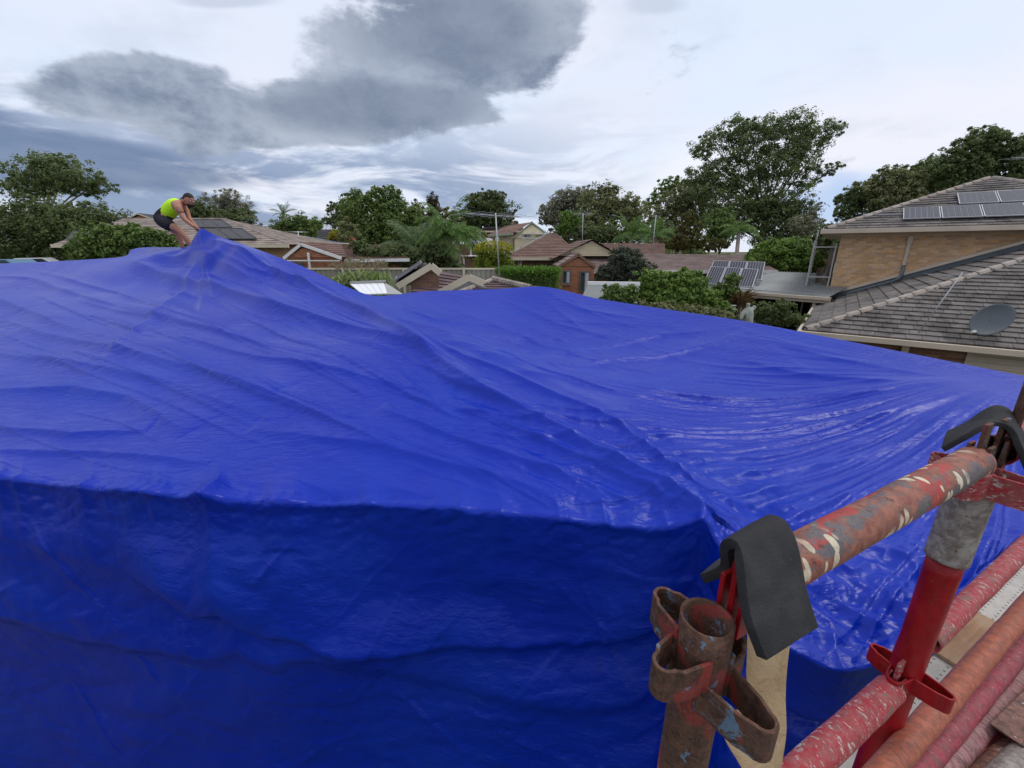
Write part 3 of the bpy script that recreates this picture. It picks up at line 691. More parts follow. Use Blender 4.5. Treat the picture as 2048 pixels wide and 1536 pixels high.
def tube_obj(name, p, q, r, mt, parent, th=.0032, n=64, dents=.0004, open_=True, seg=40):
    """hollow tube, local z along its axis"""
    p, q = Vector(p), Vector(q); d = q-p; Ln = d.length
    V, Fc = [], []; rr_ = random.Random(name+str(round(Ln, 3)))
    offs = [(rr_.uniform(0, 6.28), rr_.uniform(0, Ln), rr_.uniform(.01, .04)) for _ in range(int(Ln*25)+3)]
    for i in range(seg+1):
        z = Ln*i/seg
        for k in range(n):
            t = 2*math.pi*k/n; rad = r
            for (a, zz, s) in offs:
                da = (t-a+math.pi) % (2*math.pi)-math.pi; rad -= dents*2*math.exp(-((da*r)**2+(z-zz)**2)/(s*s))
            V.append((rad*math.cos(t), rad*math.sin(t), z))
    for i in range(seg):
        for k in range(n): Fc.append((i*n+k, i*n+(k+1)%n, (i+1)*n+(k+1)%n, (i+1)*n+k))
    b = len(V); depth = min(Ln, .12)
    for e, (zz, s) in enumerate(((0, 1), (Ln, -1))):
        o = 0 if e == 0 else seg*n; b = len(V)
        for zi in (zz+s*.0008, zz+s*depth*.5):
            for k in range(n):
                t = 2*math.pi*k/n; V.append(((r-th)*math.cos(t), (r-th)*math.sin(t), zi))
        for k in range(n):
            k2 = (k+1) % n; f1 = (o+k, b+k, b+k2, o+k2); f2 = (b+k, b+n+k, b+n+k2, b+k2)
            Fc += [f1, f2] if e == 0 else [f1[::-1], f2[::-1]]
        Fc.append(tuple(b+n+k for k in range(n)))
    me = bpy.data.meshes.new(name); me.from_pydata(V, [], Fc); me.update(); me.polygons.foreach_set('use_smooth', [True]*len(me.polygons))
    o = link(name, me, mt, parent); zq = d.to_track_quat('Z', 'Y').to_matrix().to_4x4(); mw = Matrix.Translation(p) @ zq
    o.matrix_local = (rootmat(parent).inverted() @ mw) if parent else mw
    return o
def loop_strip(name, path, z0, z1, th, mt, parent):
    """closed-ended flat steel strip following a horizontal path, standing on edge"""
    m = M(); P_ = [Vector((x, y, 0)) for x, y in path]; n = len(P_); inn, outn = [], []
    for i, p in enumerate(P_):
        d = (P_[min(i+1, n-1)]-P_[max(i-1, 0)]).normalized(); s = Vector((d.y, -d.x, 0))
        inn.append(p-s*th/2); outn.append(p+s*th/2)
    vs = []
    for a, b in zip(inn, outn): vs += [(a.x, a.y, z0), (b.x, b.y, z0), (b.x, b.y, z1), (a.x, a.y, z1)]
    fs = [(0, 1, 2, 3)]
    for i in range(n-1):
        for k in range(4): fs.append((i*4+k, (i+1)*4+k, (i+1)*4+(k+1)%4, i*4+(k+1)%4))
    e = (n-1)*4; fs.append((e+3, e+2, e+1, e))
    m.add(vs, fs); o = m.build(name, mt, parent); b = o.modifiers.new('b', 'BEVEL'); b.width = .0009; b.segments = 2; b.limit_method = 'ANGLE'
    return o
US = Vector((.887, .461, 0)).normalized(); NS_ = Vector((US.y, -US.x, 0))     # along the rail; towards the deck
PR = .0241
def on(c, s, off, z): v = Vector((c[0], c[1], 0))+US*s+NS_*off; return (v.x, v.y, EYE+z)
def vcup(c, dirv, ztop, h, ln, mt, parent, wd=.019):
    d = dirv.normalized(); s = Vector((-d.y, d.x, 0)); c = Vector((c[0], c[1], 0)); path = []
    a0 = c+d*(PR*.55)+s*wd*1.05; path.append(a0); path.append(c+d*(PR+ln*.55)+s*wd*.80)
    for k in range(9):
        t = math.pi/2-math.pi*k/8; path.append(c+d*(PR+ln-wd*.55+wd*.55*math.cos(t))+s*wd*.55*math.sin(t))
    path.append(c+d*(PR+ln*.55)-s*wd*.80); path.append(c+d*(PR*.55)-s*wd*1.05)
    return loop_strip('bracket_loop', [(p.x, p.y) for p in path], ztop-h, ztop, .0038, mt, parent)
P1 = (.184, .316); P2 = (.750, .610)
zt = EYE-.329
post1 = thing('scaffold_post', 'rusty brown scaffold post with open top and flakes of blue paint', 'scaffold post', (P1[0], P1[1], 0))
tube_obj('tube', (P1[0], P1[1], .02), (P1[0], P1[1], zt), PR, S_RUST, post1, seg=120)
for dv, zz in ((-US, zt-.026), (-NS_, zt-.016), (NS_, zt-.050), (US, zt-.05)):
    vcup(P1, dv, zz, .036, .050 if dv == NS_ else .036, S_RUST, post1)
# weld beads
m = M()
for dv in (-US, -NS_, NS_, US):
    s = Vector((-dv.y, dv.x, 0))
    for sg in (-1, 1):
        c = Vector((P1[0], P1[1], 0))+dv*PR*.78+s*sg*PR*.72
        m.tube([(c.x, c.y, zt-.085+.006*i+rng.uniform(-.001, .001)) for i in range(9)], [.0035+rng.uniform(-.001, .0015) for _ in range(9)], 8)
m.build('weld', S_RUST, post1, smooth=True)
post2 = thing('scaffold_post', 'glossy red scaffold post with a weathered grey upper sleeve', 'scaffold post', (P2[0], P2[1], 0))
tube_obj('tube', (P2[0], P2[1], .02), (P2[0], P2[1], EYE-.50), PR*1.02, S_RED, post2, seg=110)
tube_obj('grey_sleeve', (P2[0], P2[1], EYE-.505), (P2[0], P2[1], EYE-.335), PR*1.22, S_GREY, post2)
for dv, l in ((-US, .034), (-NS_, .034), (NS_, .065), (US, .036)): vcup(P2, dv, EYE-.330, .042, l, S_PINK, post2)
for dv in (-US, -NS_, NS_, US): vcup(P2, dv, EYE-.755, .034, .032 if dv != NS_ else .044, S_RED, post2, .016)
rx_ = on(P2, .10, 0, 0); m = M(); m.tube([(rx_[0], rx_[1], EYE-.34), (rx_[0], rx_[1], EYE-.215), (rx_[0], rx_[1], EYE-.19)], [.0075, .0075, .0085], 12)
m.build('spigot_rod', S_RUST, post2, smooth=True)

def wedge_end(parent, c, dirv, z, mt, up=.045):
    """forked ledger end with its vertical wedge"""
    d = dirv.normalized(); s = Vector((-d.y, d.x, 0)); c = Vector((c[0], c[1], z))
    m = M()
    for sg in (-1, 1): m.bar(c+s*sg*.011+Vector((0,0,-.03)), c+s*sg*.011+Vector((0,0,up*.55)), .020, .005, up=(s.x, s.y, 0))
    m.build('forked_end', mt, parent, bevel=.001)
    m = M(); m.add([c+d*a+s*b+Vector((0,0,zz)) for zz, w_ in ((-.055, .006), (up+.012, .011)) for a, b in ((-w_, -.003), (w_, -.003), (w_, .003), (-w_, .003))],
                   [(0,3,2,1),(4,5,6,7),(0,1,5,4),(1,2,6,5),(2,3,7,6),(3,0,4,7)])
    m.build('wedge', mt, parent, bevel=.001)
def rail(name, label, p, q, mt, r=.0241, we=None, group='scaffold rails', cat='scaffold rail'):
    t = thing(name, label, cat, tuple((Vector(p)+Vector(q))/2), 0, group); tube_obj('tube', p, q, r, mt, t, seg=80)
    return t
LEN = (Vector(P2)-Vector(P1)).length
rt = rail('guard_rail', 'top scaffold rail flaking red, blue and cream paint, between the two posts', on(P1, .058, 0, -.316), on(P1, LEN-.036, 0, -.312), S_TOP)
wedge_end(rt, on(P1, .040, 0, 0)[:2], US, EYE-.330, S_RED, .055)
wedge_end(rt, on(P1, LEN-.030, 0, 0)[:2], US, EYE-.312, S_RUST, .050)
rm = rail('guard_rail', 'lower pink and white flaked scaffold rail meeting the red post', on(P1, -.1, .0, -.785), on(P2, -.043, 0, -.785), S_PINK)
wedge_end(rm, on(P2, -.036, 0, 0)[:2], US, EYE-.785, S_PINK, .050)
r2 = rail('guard_rail', 'pale pink scaffold rail running on beyond the far foam pad', on(P2, .062, 0, -.318), on(P2, 1.6, 0, -.31), S_PINK)
wedge_end(r2, on(P2, .045, 0, 0)[:2], US, EYE-.318, S_RUST, .05)
def railpx(name, label, p1, p2, z, mt, ext0=0, ext1=.8, r=.0222):
    a = atz(*p1, EYE+z); b = atz(*p2, EYE+z); d = (b-a).normalized()
    return rail(name, label, a-d*ext0, b+d*ext1, mt, r)
railpx('guard_rail', 'pinkish red scaffold rail starting behind the glossy red post', (1856, 1284), (2048, 1096), -.80, S_PINK)
railpx('guard_rail', 'faded orange scaffold rail crossing above the plywood board', (1774, 1536), (2048, 1220), -.90, S_ORANGE, .5)
railpx('guard_rail', 'magenta scaffold rail just below the orange one', (1840, 1536), (2048, 1290), -.98, S_MAG, .5)
railpx('guard_rail', 'dusty mauve scaffold rail next to the magenta one', (1890, 1536), (2048, 1352), -1.01, S_DUSTY, .5)
railpx('guard_rail', 'bright crimson scaffold rail between mauve and brown ones', (1940, 1536), (2048, 1425), -1.04, S_BRIGHT, .5)
railpx('guard_rail', 'dark brown scaffold rail, first of two in the corner', (1985, 1536), (2048, 1470), -1.02, S_BROWN, .5)
railpx('guard_rail', 'galvanised grey scaffold rail outermost of the stack', (2020, 1536), (2048, 1508), -1.00, S_GREY, .5)
m = M(); a = atz(1948, 1450, EYE-.95); b = atz(2040, 1405, EYE-.95)
# flat brown bracket lying over the rails
bt = thing('steel_bracket', 'flat rusty steel bracket lying across the brown rails', 'bracket', tuple(a))
m = M(); q0 = atz(2012, 1470, EYE-.975); q1 = atz(2120, 1360, EYE-.975); m.bar(q0, q1, .05, .004); m.build('plate', S_BROWN, bt, bevel=.001)
m = M(); sdv = (q1-q0).normalized().cross(Vector((0,0,1)))*.024
m.bar(q0+sdv+Vector((0,0,-.012)), q1+sdv+Vector((0,0,-.012)), .004, .03); m.build('flange', S_BROWN, bt, bevel=.001)

# deck
def f_deck(T, b, co, out):
    sp = T.n.new('ShaderNodeSeparateXYZ'); T.l.new(co, sp.inputs[0])
    def fr(s, p): return T.m('SUBTRACT', T.m('FRACT', T.m('DIVIDE', s, p)), .5)
    fx = T.m('MULTIPLY', fr(sp.outputs[0], .030), .030); fy = T.m('MULTIPLY', fr(sp.outputs[1], .0385), .0385)
    d = T.m('SQRT', T.m('ADD', T.m('MULTIPLY', fx, fx), T.m('MULTIPLY', fy, fy)))
    hole = T.ss(d, .0042, .0034); st = T.noise(co, 7, 6, .65); fi = T.noise(co, 120, 4, .7)
    c = T.mix(T.ss(st, .3, .7), (.27, .25, .225), (.40, .37, .335)); c = T.mix(T.m('MULTIPLY', T.ss(fi, .55, .7), .5), c, (.22, .19, .17))
    c = T.mix(T.m('MULTIPLY', hole, .8), c, (.05, .048, .045)); bumpn(T, b, T.m('ADD', T.m('MULTIPLY', hole, -.003), T.m('MULTIPLY', fi, .0006)), 1.0, 1.0)
    return c
M_DECK = mat('perforated_steel', (.4,.38,.35), .6, .4, fn=f_deck)
def f_ply(T, b, co, out):
    g = T.noise(T.mapn(co, (1.5, 14, 1)), 3, 6, .65, .6); st = T.noise(co, 4, 5, .6)
    c = T.mix(T.ss(g, .3, .7), (.19, .10, .055), (.29, .165, .09)); return T.mix(T.m('MULTIPLY', T.ss(st, .55, .7), .5), c, (.32, .23, .155))
M_PLY = mat('plywood', (.3,.18,.1), .7, .3, fn=f_ply)
DU = Vector((.88, .475, 0)).normalized(); DN = Vector((DU.y, -DU.x, 0)); ZD = EYE-1.45
o_ = atz(1640, 1536, ZD); ang_d = math.atan2(DU.y, DU.x)
deck_root = thing('scaffold_deck', 'perforated steel scaffold decking below the stacked rails', 'scaffold deck', (o_.x, o_.y, ZD), ang_d)
pm = None; PWD = .228
for row in range(5):
    for k, x0 in enumerate((-1.9, .02-.35*(row % 2), 1.9)):
        m = M(); w_, l_ = PWD-.008, 1.86
        m.box((0, 0, -.045), (l_, w_, 0))
        if pm is None: o = m.build('deck_plank', M_DECK, deck_root, world=False, bevel=.004); pm = o
        else:
            o = pm.copy(); COL.objects.link(o); o.parent = deck_root
        o.location = (x0, -row*PWD-.22, -.002*(k % 2)); 
for k in range(4):
    m = M(); m.bar((-1.6+1.5*k, .02, -.075), (-1.6+1.5*k, -1.2, -.075), .045, .05); m.build('transom', S_RUST, deck_root, world=False)
pa = [atz(1850, 1290, ZD+.016), atz(1935, 1218, ZD+.016)]
d_ = (pa[1]-pa[0]); 
ply = thing('plywood_board', 'brown plywood board laid over a gap in the deck', 'plywood board', (pa[0].x, pa[0].y, ZD), math.atan2(d_.y, d_.x))
M().box((0, -.52, .002), (d_.length*1.05, .03, .016)).build('board', M_PLY, ply, world=False, bevel=.002)

# black foam pads
def f_foam(T, b, co, out):
    n = T.noise(co, 420, 4, .7); n2 = T.noise(co, 20, 5, .6)
    bumpn(T, b, T.m('MULTIPLY', n, .0014), 1.0, 1.0)
    c = T.mix(T.ss(n2, .4, .7), (.026, .026, .028), (.046, .046, .048)); return T.mix(T.ss(n, .62, .75), c, (.09, .09, .09))
M_FOAM = mat('black_foam', (.02,.02,.022), .85, .25, fn=f_foam)
def strip3d(name, path, wv, th, mt, parent, nsub=6, wob=.0):
    """thick soft strip: path of points (smoothed), width vectors per point"""
    P_ = np.array([tuple(p) for p in path]); Wv = np.array([tuple(x) for x in wv]); n = (len(P_)-1)*nsub+1
    t = np.linspace(0, len(P_)-1, n)
    def cr(Q):
        i = np.clip(np.floor(t).astype(int), 0, len(Q)-2); f = (t-i)[:, None]; mm = len(Q)-1
        p0, p1, p2, p3 = Q[np.clip(i-1, 0, mm)], Q[i], Q[i+1], Q[np.clip(i+2, 0, mm)]
        return .5*((2*p1)+(-p0+p2)*f+(2*p0-5*p1+4*p2-p3)*f*f+(-p0+3*p1-3*p2+p3)*f**3)
    C, Wd = cr(P_), cr(Wv); m = M(); vs = []; K = 7
    for i in range(n):
        d = Vector(C[min(i+1, n-1)]-C[max(i-1, 0)]).normalized(); wv_ = Vector(Wd[i]); nn = d.cross(wv_).normalized()
        for side in (1, -1):
            for k in range(K):
                a = k/(K-1) if side == 1 else 1-k/(K-1)
                q = Vector(C[i])+wv_*a+nn*(side*th/2)+nn*wob*math.sin(a*3+i*.3)
                vs.append(q)
    fs = []; S = 2*K
    for i in range(n-1):
        for k in range(S): fs.append((i*S+k, i*S+(k+1)%S, (i+1)*S+(k+1)%S, (i+1)*S+k))
    fs.append(tuple(reversed(range(S)))); fs.append(tuple((n-1)*S+k for k in range(S)))
    m.add(vs, fs); o = m.build(name, mt, parent, smooth=False)
    b = o.modifiers.new('b', 'BEVEL'); b.width = .0012; b.segments = 2; b.limit_method = 'ANGLE'; b.angle_limit = R(50)
    for p_ in o.data.polygons: p_.use_smooth = len(p_.vertices) == 4
    return o
EYV = Vector((0, 0, EYE))
def rel(x, y, z): return Vector((x, y, EYE+z))
def pd(px, py, dep):      # pixel at a camera depth
    r = ray(px, py)*dep; r.z += EYE; return r
left = [pd(1404, 1158, .470), pd(1424, 1154, .458), pd(1447, 1135, .445), pd(1446, 1105, .428), pd(1453, 1092, .408), pd(1472, 1094, .392), pd(1482, 1140, .382), pd(1492, 1230, .374), pd(1521, 1316, .370)]
right = [pd(1462, 1112, .520), pd(1490, 1112, .508), pd(1520, 1090, .492), pd(1527, 1058, .470), pd(1540, 1037, .445), pd(1566, 1046, .424), pd(1584, 1090, .414), pd(1602, 1170, .406), pd(1629, 1252, .400)]
f1_ = strip3d('foam_pad', left, [b-a for a, b in zip(left, right)], .010, M_FOAM, None, 6, .001)
tag(f1_, 'black foam pad folded over the rail end beside the rusty open post', 'foam pad', 'foam pads on the scaffold')
a_ = [pd(1886, 900, .70), pd(1925, 880, .69), pd(1968, 854, .68), pd(1994, 848, .675), pd(2018, 860, .67), pd(2036, 893, .665), pd(2058, 940, .66)]
wv2 = [Vector((.058, .052, .008))]*len(a_)
f2_ = strip3d('foam_pad', a_, wv2, .0085, M_FOAM, None, 6, .001)
tag(f2_, 'black foam pad arched over the top of the red and grey post', 'foam pad', 'foam pads on the scaffold')
def f_kraft(T, b, co, out):
    n = T.noise(co, 25, 6, .65, .3); bumpn(T, b, T.m('MULTIPLY', T.m('ABSOLUTE', T.m('SUBTRACT', n, .5)), .006), 1.0, 1.0)
    return T.mix(T.ss(n, .35, .65), (.33, .225, .125), (.43, .31, .185))
M_KRAFT = mat('kraft_paper', (.45,.33,.2), .7, .3, fn=f_kraft)
lf = [pd(1494, 1255, .47), pd(1490, 1330, .468), pd(1487, 1400, .465), pd(1448, 1462, .462), pd(1480, 1530, .460), pd(1530, 1620, .458), pd(1560, 1700, .456)]
rg = [pd(1585, 1255, .480), pd(1578, 1330, .478), pd(1572, 1400, .475), pd(1570, 1462, .472), pd(1562, 1530, .470), pd(1556, 1620, .468), pd(1566, 1702, .466)]
pk = strip3d('paper_strip', lf, [b-a for a, b in zip(lf, rg)], .0006, M_KRAFT, None, 5, .002)
tag(pk, 'creased tan kraft paper strip hanging below the near foam pad', 'paper strip')
# ------------------------------------------------------------------ neighbour's two-storey house on the right
RZ = math.atan2(-.6, .8)
H = thing('brick_house', 'two-storey buff brick house with old grey tiled roofs and solar panels beside the dish', 'house', (8.0, 11.6, 0), RZ)
hm = INV[H.name]
TP = .40; ZE = 2.5
def camdist(lp_):
    wv = hm @ Vector(lp_); e = wv-Vector((0, 0, EYE)); dep = e.y*CT-e.z*ST
    px = 1024+FP*e.x/dep if dep > .1 else 9999
    return dep, px
pieces = {}
def emit(kind, items, limit, mt, me, root):
    """items: list of (matrix_local, half-size hint). The ones that show largest become objects, the rest one joined mesh"""
    sc = []
    for i, mx in enumerate(items):
        dep, px = camdist(mx.translation); sc.append((dep+(500 if not (1580 < px < 2100) else 0), i))
    sc.sort(); idx = [i for _, i in sc]
    for i in idx[:limit]:
        o = bpy.data.objects.new(kind, me); COL.objects.link(o); o.parent = root; o.matrix_local = items[i]
    rest = idx[limit:]
    if rest:
        V = np.array([v.co[:]+(1,) for v in me.vertices]); Fc = [tuple(p.vertices) for p in me.polygons]; vv, ff = [], []
        for i in rest:
            b = len(vv); vv += [tuple(x[:3]) for x in (V @ np.array(items[i]).T)]; ff += [tuple(b+k for k in f) for f in Fc]
        m = bpy.data.meshes.new(kind+'_rest'); m.from_pydata(vv, [], ff); m.update()
        o = link(kind+'s', m, me.materials[0], root); o['kind'] = 'stuff'
def boxmesh(name, a, b, mt, taper=0):
    m = M().box(a, b); me = bpy.data.meshes.new(name); me.from_pydata(m.v, [], m.f); me.update(); me.materials.append(mt); return me
def basis(o, x, y, z): 
    return Matrix(((x[0], y[0], z[0], o[0]), (x[1], y[1], z[1], o[1]), (x[2], y[2], z[2], o[2]), (0, 0, 0, 1)))
c_ = 1/math.sqrt(1+TP*TP); s__ = TP*c_
# tiles: lower roof front face (courses along x), left face (courses along y), upper front face
TW, TE = .30, .24
def tilemesh(nm, w_, e_):
    m = M(); g = .004
    # slightly wedge-shaped: thick nose at the lower edge, low side rib
    vs = [(g, -.02, .012), (w_-g, -.02, .012), (w_-g, e_, .002), (g, e_, .002), (g, -.02, .044), (w_-g, -.02, .044), (w_-g, e_, .010), (g, e_, .010)]
    m.add(vs, [(0,3,2,1),(4,5,6,7),(0,1,5,4),(1,2,6,5),(2,3,7,6),(3,0,4,7)])
    me = bpy.data.meshes.new(nm); me.from_pydata(m.v, [], m.f); me.update(); me.materials.append(M_OLDTILE); return me
TM = tilemesh('roof_tile', TW, TE); items = []
def jit(): return Matrix.Rotation(rng.uniform(-.006, .006), 4, 'Z') @ Matrix.Translation((0, 0, rng.uniform(-.002, .003)))
ycap = 8.4
r = 0
while r*TE*c_ < 7.9:
    y = r*TE*c_; x0 = y+.02-(r % 2)*.15
    k = 0
    while x0+k*TW < 9.3:
        if x0+k*TW > y-.08: items.append(basis((x0+k*TW, y, ZE+TP*y+.02), (1,0,0), (0,c_,s__), (0,-s__,c_)) @ jit())
        k += 1
    r += 1
r = 0; TE2 = .33; TM2 = tilemesh('roof_tile', .33, TE2); items2 = []
while r*TE2*c_ < 7.9:
    x = r*TE2*c_; y0 = x+.1+(r % 2)*.16; k = 0
    while y0+k*.33 < 8.05:
        items2.append(basis((x, y0+k*.33+.33, ZE+TP*x+.02), (0,-1,0), (c_,0,s__), (-s__,0,c_)) @ jit()); k += 1
    r += 1
items3 = []; TM3 = tilemesh('roof_tile', .33, .27); r = 0
ue = (-.27, 7.8, 5.40, 10.0)      # x0, y0, z, width
while r*.27*c_ < 4.9:
    dy = r*.27*c_; x = ue[0]+dy-(r % 2)*.16; k = 0
    while x+k*.33+.33 < ue[0]+ue[3]-dy+.1:
        if x+k*.33 > ue[0]+dy-.1: items3.append(basis((x+k*.33, ue[1]+dy, ue[2]+TP*dy+.02), (1,0,0), (0,c_,s__), (0,-s__,c_)) @ jit())
        k += 1
    r += 1
emit('roof_tile', items, 190, None, TM, H); emit('roof_tile', items2, 95, None, TM2, H); emit('roof_tile', items3, 15, None, TM3, H)
# roof underlays
m = M(); m.add([(0,0,ZE),(10.5,0,ZE),(10.5,8.4,ZE+TP*8.4),(8.4,8.4,ZE+TP*8.4),(0,8.4,ZE)], [(0,1,2,3),(0,3,4)])
m.add([(0,0,ZE-.03),(10.5,0,ZE-.03),(10.5,8.4,ZE-.03),(0,8.4,ZE-.03)], [(3,2,1,0)])
x0,y0,z0,w_ = ue; ap = (x0+w_/2, y0+w_/2, z0+TP*w_/2)
m.add([(x0,y0,z0),(x0+w_,y0,z0),(x0+w_,y0+w_,z0),(x0,y0+w_,z0),ap], [(0,1,4),(1,2,4),(2,3,4),(3,0,4),(3,2,1,0)])
m.build('roof', M_OLDTILE, H, world=False)
# hip caps
def caps(p, q, w_=.19):
    p, q = Vector(p), Vector(q); d = (q-p); n_ = int(d.length/.40); d.normalize(); sd = d.cross(Vector((0,0,1))).normalized(); up = sd.cross(d)
    m = M(); vs = []
    for t, lift, ww in ((0, .018, 1.05), (.42, .0, .92)):
        for a, h in ((-1, -.035), (-.62, .022), (0, .052), (.62, .022), (1, -.035)): vs.append((a*w_*.62*ww, t, h+lift))
    vs += [(v_[0], v_[1], v_[2]-.02) for v_ in vs]
    fs = [(i, i+1, i+6, i+5) for i in range(4)]+[(i+10, i+15, i+16, i+11) for i in range(4)]+[(i, i+10, i+11, i+1) for i in range(4)]+[(i+5, i+6, i+16, i+15) for i in range(4)]+[(0,5,15,10), (4,14,19,9)]
    me = bpy.data.meshes.new('ridge_cap'); me.from_pydata(vs, [], fs); me.update(); me.materials.append(M_RIDGE)
    for i in range(n_):
        o = bpy.data.objects.new('ridge_cap', me); COL.objects.link(o); o.parent = H
        o.matrix_local = basis(p+d*(i*.40)+up*.045, sd, d, up) @ Matrix.Rotation(rng.uniform(-.02, .02), 4, 'Z')
caps((.05,.05,ZE+.02), (8.0,8.0,ZE+TP*8.0+.02)); caps((x0+.05,y0+.05,z0+.02), (ap[0],ap[1],ap[2]+.02)); caps((x0+w_-.05,y0+.05,z0+.02), (ap[0],ap[1],ap[2]+.02))
# gutters, fascia, soffit
m = M(); m.box((-.12,-.13,ZE-.13),(10.5,-.005,ZE+.01)); m.build('gutter', M_BEIGE, H, world=False, bevel=.01)
m = M(); m.box((-.125,.0,ZE-.13),(-.004,8.3,ZE+.01)); m.build('gutter', M_BEIGE, H, world=False, bevel=.01)
m = M(); m.box((0,0,ZE-.12),(10.5,.6,ZE-.09)); m.build('soffit', M_BEIGE, H, world=False)
m = M(); m.box((x0-.12,y0-.13,z0-.15),(x0+w_+.12,y0-.004,z0+.015)); m.build('gutter', M_BEIGE, H, world=False, bevel=.01)
m = M(); m.box((x0-.12,y0,z0-.15),(x0-.004,y0+w_,z0+.015)); m.build('gutter', M_BEIGE, H, world=False, bevel=.01)
m = M(); m.box((x0,y0+.004,z0-.15),(x0+w_,y0+w_,z0-.12)); m.build('soffit', M_BEIGE, H, world=False)
# walls: mortar body with bricks proud of it
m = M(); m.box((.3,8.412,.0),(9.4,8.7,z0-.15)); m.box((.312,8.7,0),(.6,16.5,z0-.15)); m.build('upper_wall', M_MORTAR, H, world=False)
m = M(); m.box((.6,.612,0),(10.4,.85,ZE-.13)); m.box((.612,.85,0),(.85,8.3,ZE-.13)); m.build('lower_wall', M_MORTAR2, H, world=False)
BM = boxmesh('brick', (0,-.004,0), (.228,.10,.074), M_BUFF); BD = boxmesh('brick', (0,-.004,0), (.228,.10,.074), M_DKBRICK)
ib, idk = [], []
nr_ = 0
for r in range(31):
    z = 2.48+r*.086
    if z+.07 > z0-.15: break
    k = 0
    while True:
        x = .3+k*.24-(0 if r % 2 else .12)
        if x < .3: x = .3 if False else x; k += 1; 
        if x > 7.4: break
        if x < .29: continue
        if z+.08 > ZE+TP*max(x-.1, 0): ib.append(Matrix.Translation((x, 8.412+rng.uniform(-.002, .002), z)))
        k += 1
for r in range(13):
    z = ZE-.14-.086*(r+1); k = 0
    for k in range(24):
        x = .62+k*.24-(0 if r % 2 else .12)+.12
        if 3.2 < x < 6.3: continue
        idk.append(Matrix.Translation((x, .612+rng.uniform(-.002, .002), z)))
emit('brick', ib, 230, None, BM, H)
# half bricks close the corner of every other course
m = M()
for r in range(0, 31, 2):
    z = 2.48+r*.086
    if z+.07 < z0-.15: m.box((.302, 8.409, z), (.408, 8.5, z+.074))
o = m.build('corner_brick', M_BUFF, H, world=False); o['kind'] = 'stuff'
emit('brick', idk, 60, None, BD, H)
# apron flashing over the left face, wall line
m = M()
def inc(xa, xb, ya, yb, dz0, dz1): 
    m.add([(xa,ya,ZE+TP*xa+dz0),(xb,ya,ZE+TP*xb+dz0),(xb,yb,ZE+TP*xb+dz0),(xa,yb,ZE+TP*xa+dz0),(xa,ya,ZE+TP*xa+dz1),(xb,ya,ZE+TP*xb+dz1),(xb,yb,ZE+TP*xb+dz1),(xa,yb,ZE+TP*xa+dz1)],
          [(0,3,2,1),(4,5,6,7),(0,1,5,4),(1,2,6,5),(2,3,7,6),(3,0,4,7)])
inc(.0, 8.3, 8.16, 8.405, .22, .33); m.build('flashing_cap', M_BEIGE, H, world=False)
m = M(); inc(.0, 8.3, 8.215, 8.40, .0, .218); m.build('flashing', M_DKPIPE, H, world=False)
# downpipe
m = M(); m.box((2.36,8.33,4.55),(2.47,8.404,5.12)); m.box((2.34,8.30,4.86),(2.49,8.404,5.13)); m.build('downpipe', M_BEIGE, H, world=False, bevel=.005)
m = M(); m.box((2.365,8.325,ZE+TP*2.4+.55),(2.465,8.402,4.56)); m.build('downpipe', M_BEIGE, H, world=False, bevel=.005)
m = M(); m.tube([(2.41,8.14,ZE+TP*2.4+.62),(2.41,8.14,ZE+TP*2.4+.22),(2.36,8.13,ZE+TP*2.4+.13),(2.2,8.12,ZE+TP*2.2+.09),(.1,8.12,ZE+.13),(-.12,8.1,ZE+.08),(-.2,8.05,ZE-.02),(-.2,8.0,ZE-.5)], [.062,.062,.06,.055,.055,.055,.055,.055], 14)
m.build('storm_pipe', M_DKPIPE, H, world=False, smooth=True)
# posts + garage/roller below lower eave
for x in (.75, 2.15):
    m = M(); m.box((x,.40,0),(x+.14,.54,ZE-.12)); m.build('post', M_BEIGE, H, world=False, bevel=.004)
for k in range(16):
    z = ZE-.16-.14*(k+1)
    if z < 0: break
    m = M(); m.add([(3.35,.52,z),(6.2,.52,z),(6.2,.60,z),(3.35,.60,z),(3.35,.545,z+.13),(6.2,.545,z+.13),(6.2,.60,z+.13),(3.35,.60,z+.13)], [(0,3,2,1),(4,5,6,7),(0,1,5,4),(1,2,6,5),(2,3,7,6),(3,0,4,7)])
    m.build('cladding_board', M_BEIGE, H, world=False)
# solar panels on the upper roof
def panel(root, o, xv, yv, w_, h_, cells=6, name='solar_panel'):
    xv, yv = Vector(xv).normalized(), Vector(yv).normalized(); nz = xv.cross(yv).normalized(); mxl = basis(o, xv, yv, nz)
    f = M(); e = .022; T_ = .035
    f.box((0,0,-T_),(w_,e,.003)); f.box((0,h_-e,-T_),(w_,h_,.003)); f.box((0,e,-T_),(e,h_-e,.003)); f.box((w_-e,e,-T_),(w_,h_-e,.003)); f.box((e,e,-T_),(w_-e,h_-e,-.012))
    fo_ = f.build(name, M_ALU, root, world=False); fo_.matrix_local = mxl; 
    cw = (w_-2*e-.012*(cells+1))/cells
    me = boxmesh('cell_strip', (0,0,-.012), (cw, h_-2*e-.03, .0), M_CELL); 
    bs = M().box((e,e,-.0125),(w_-e,h_-e,-.009)).build('backsheet', M_PANELBACK, fo_, world=False)
    for i in range(cells):
        c = bpy.data.objects.new('cell_strip', me); COL.objects.link(c); c.parent = fo_; c.location = (e+.012+i*(cw+.012), e+.015, 0)
    return fo_
def upl(x, dy, lift=.14): return Vector((x, y0+dy, z0+TP*dy+lift))
pw, ph = 1.03, 1.25
ux = (1,0,0); uy = (0, c_, s__)
for i in range(3): panel(H, upl(2.05+i*(pw+.03), .45, .16), ux, uy, pw, ph)
for i in range(2): panel(H, upl(3.62+i*(pw+.03), 1.80, .16), ux, uy, pw, ph)
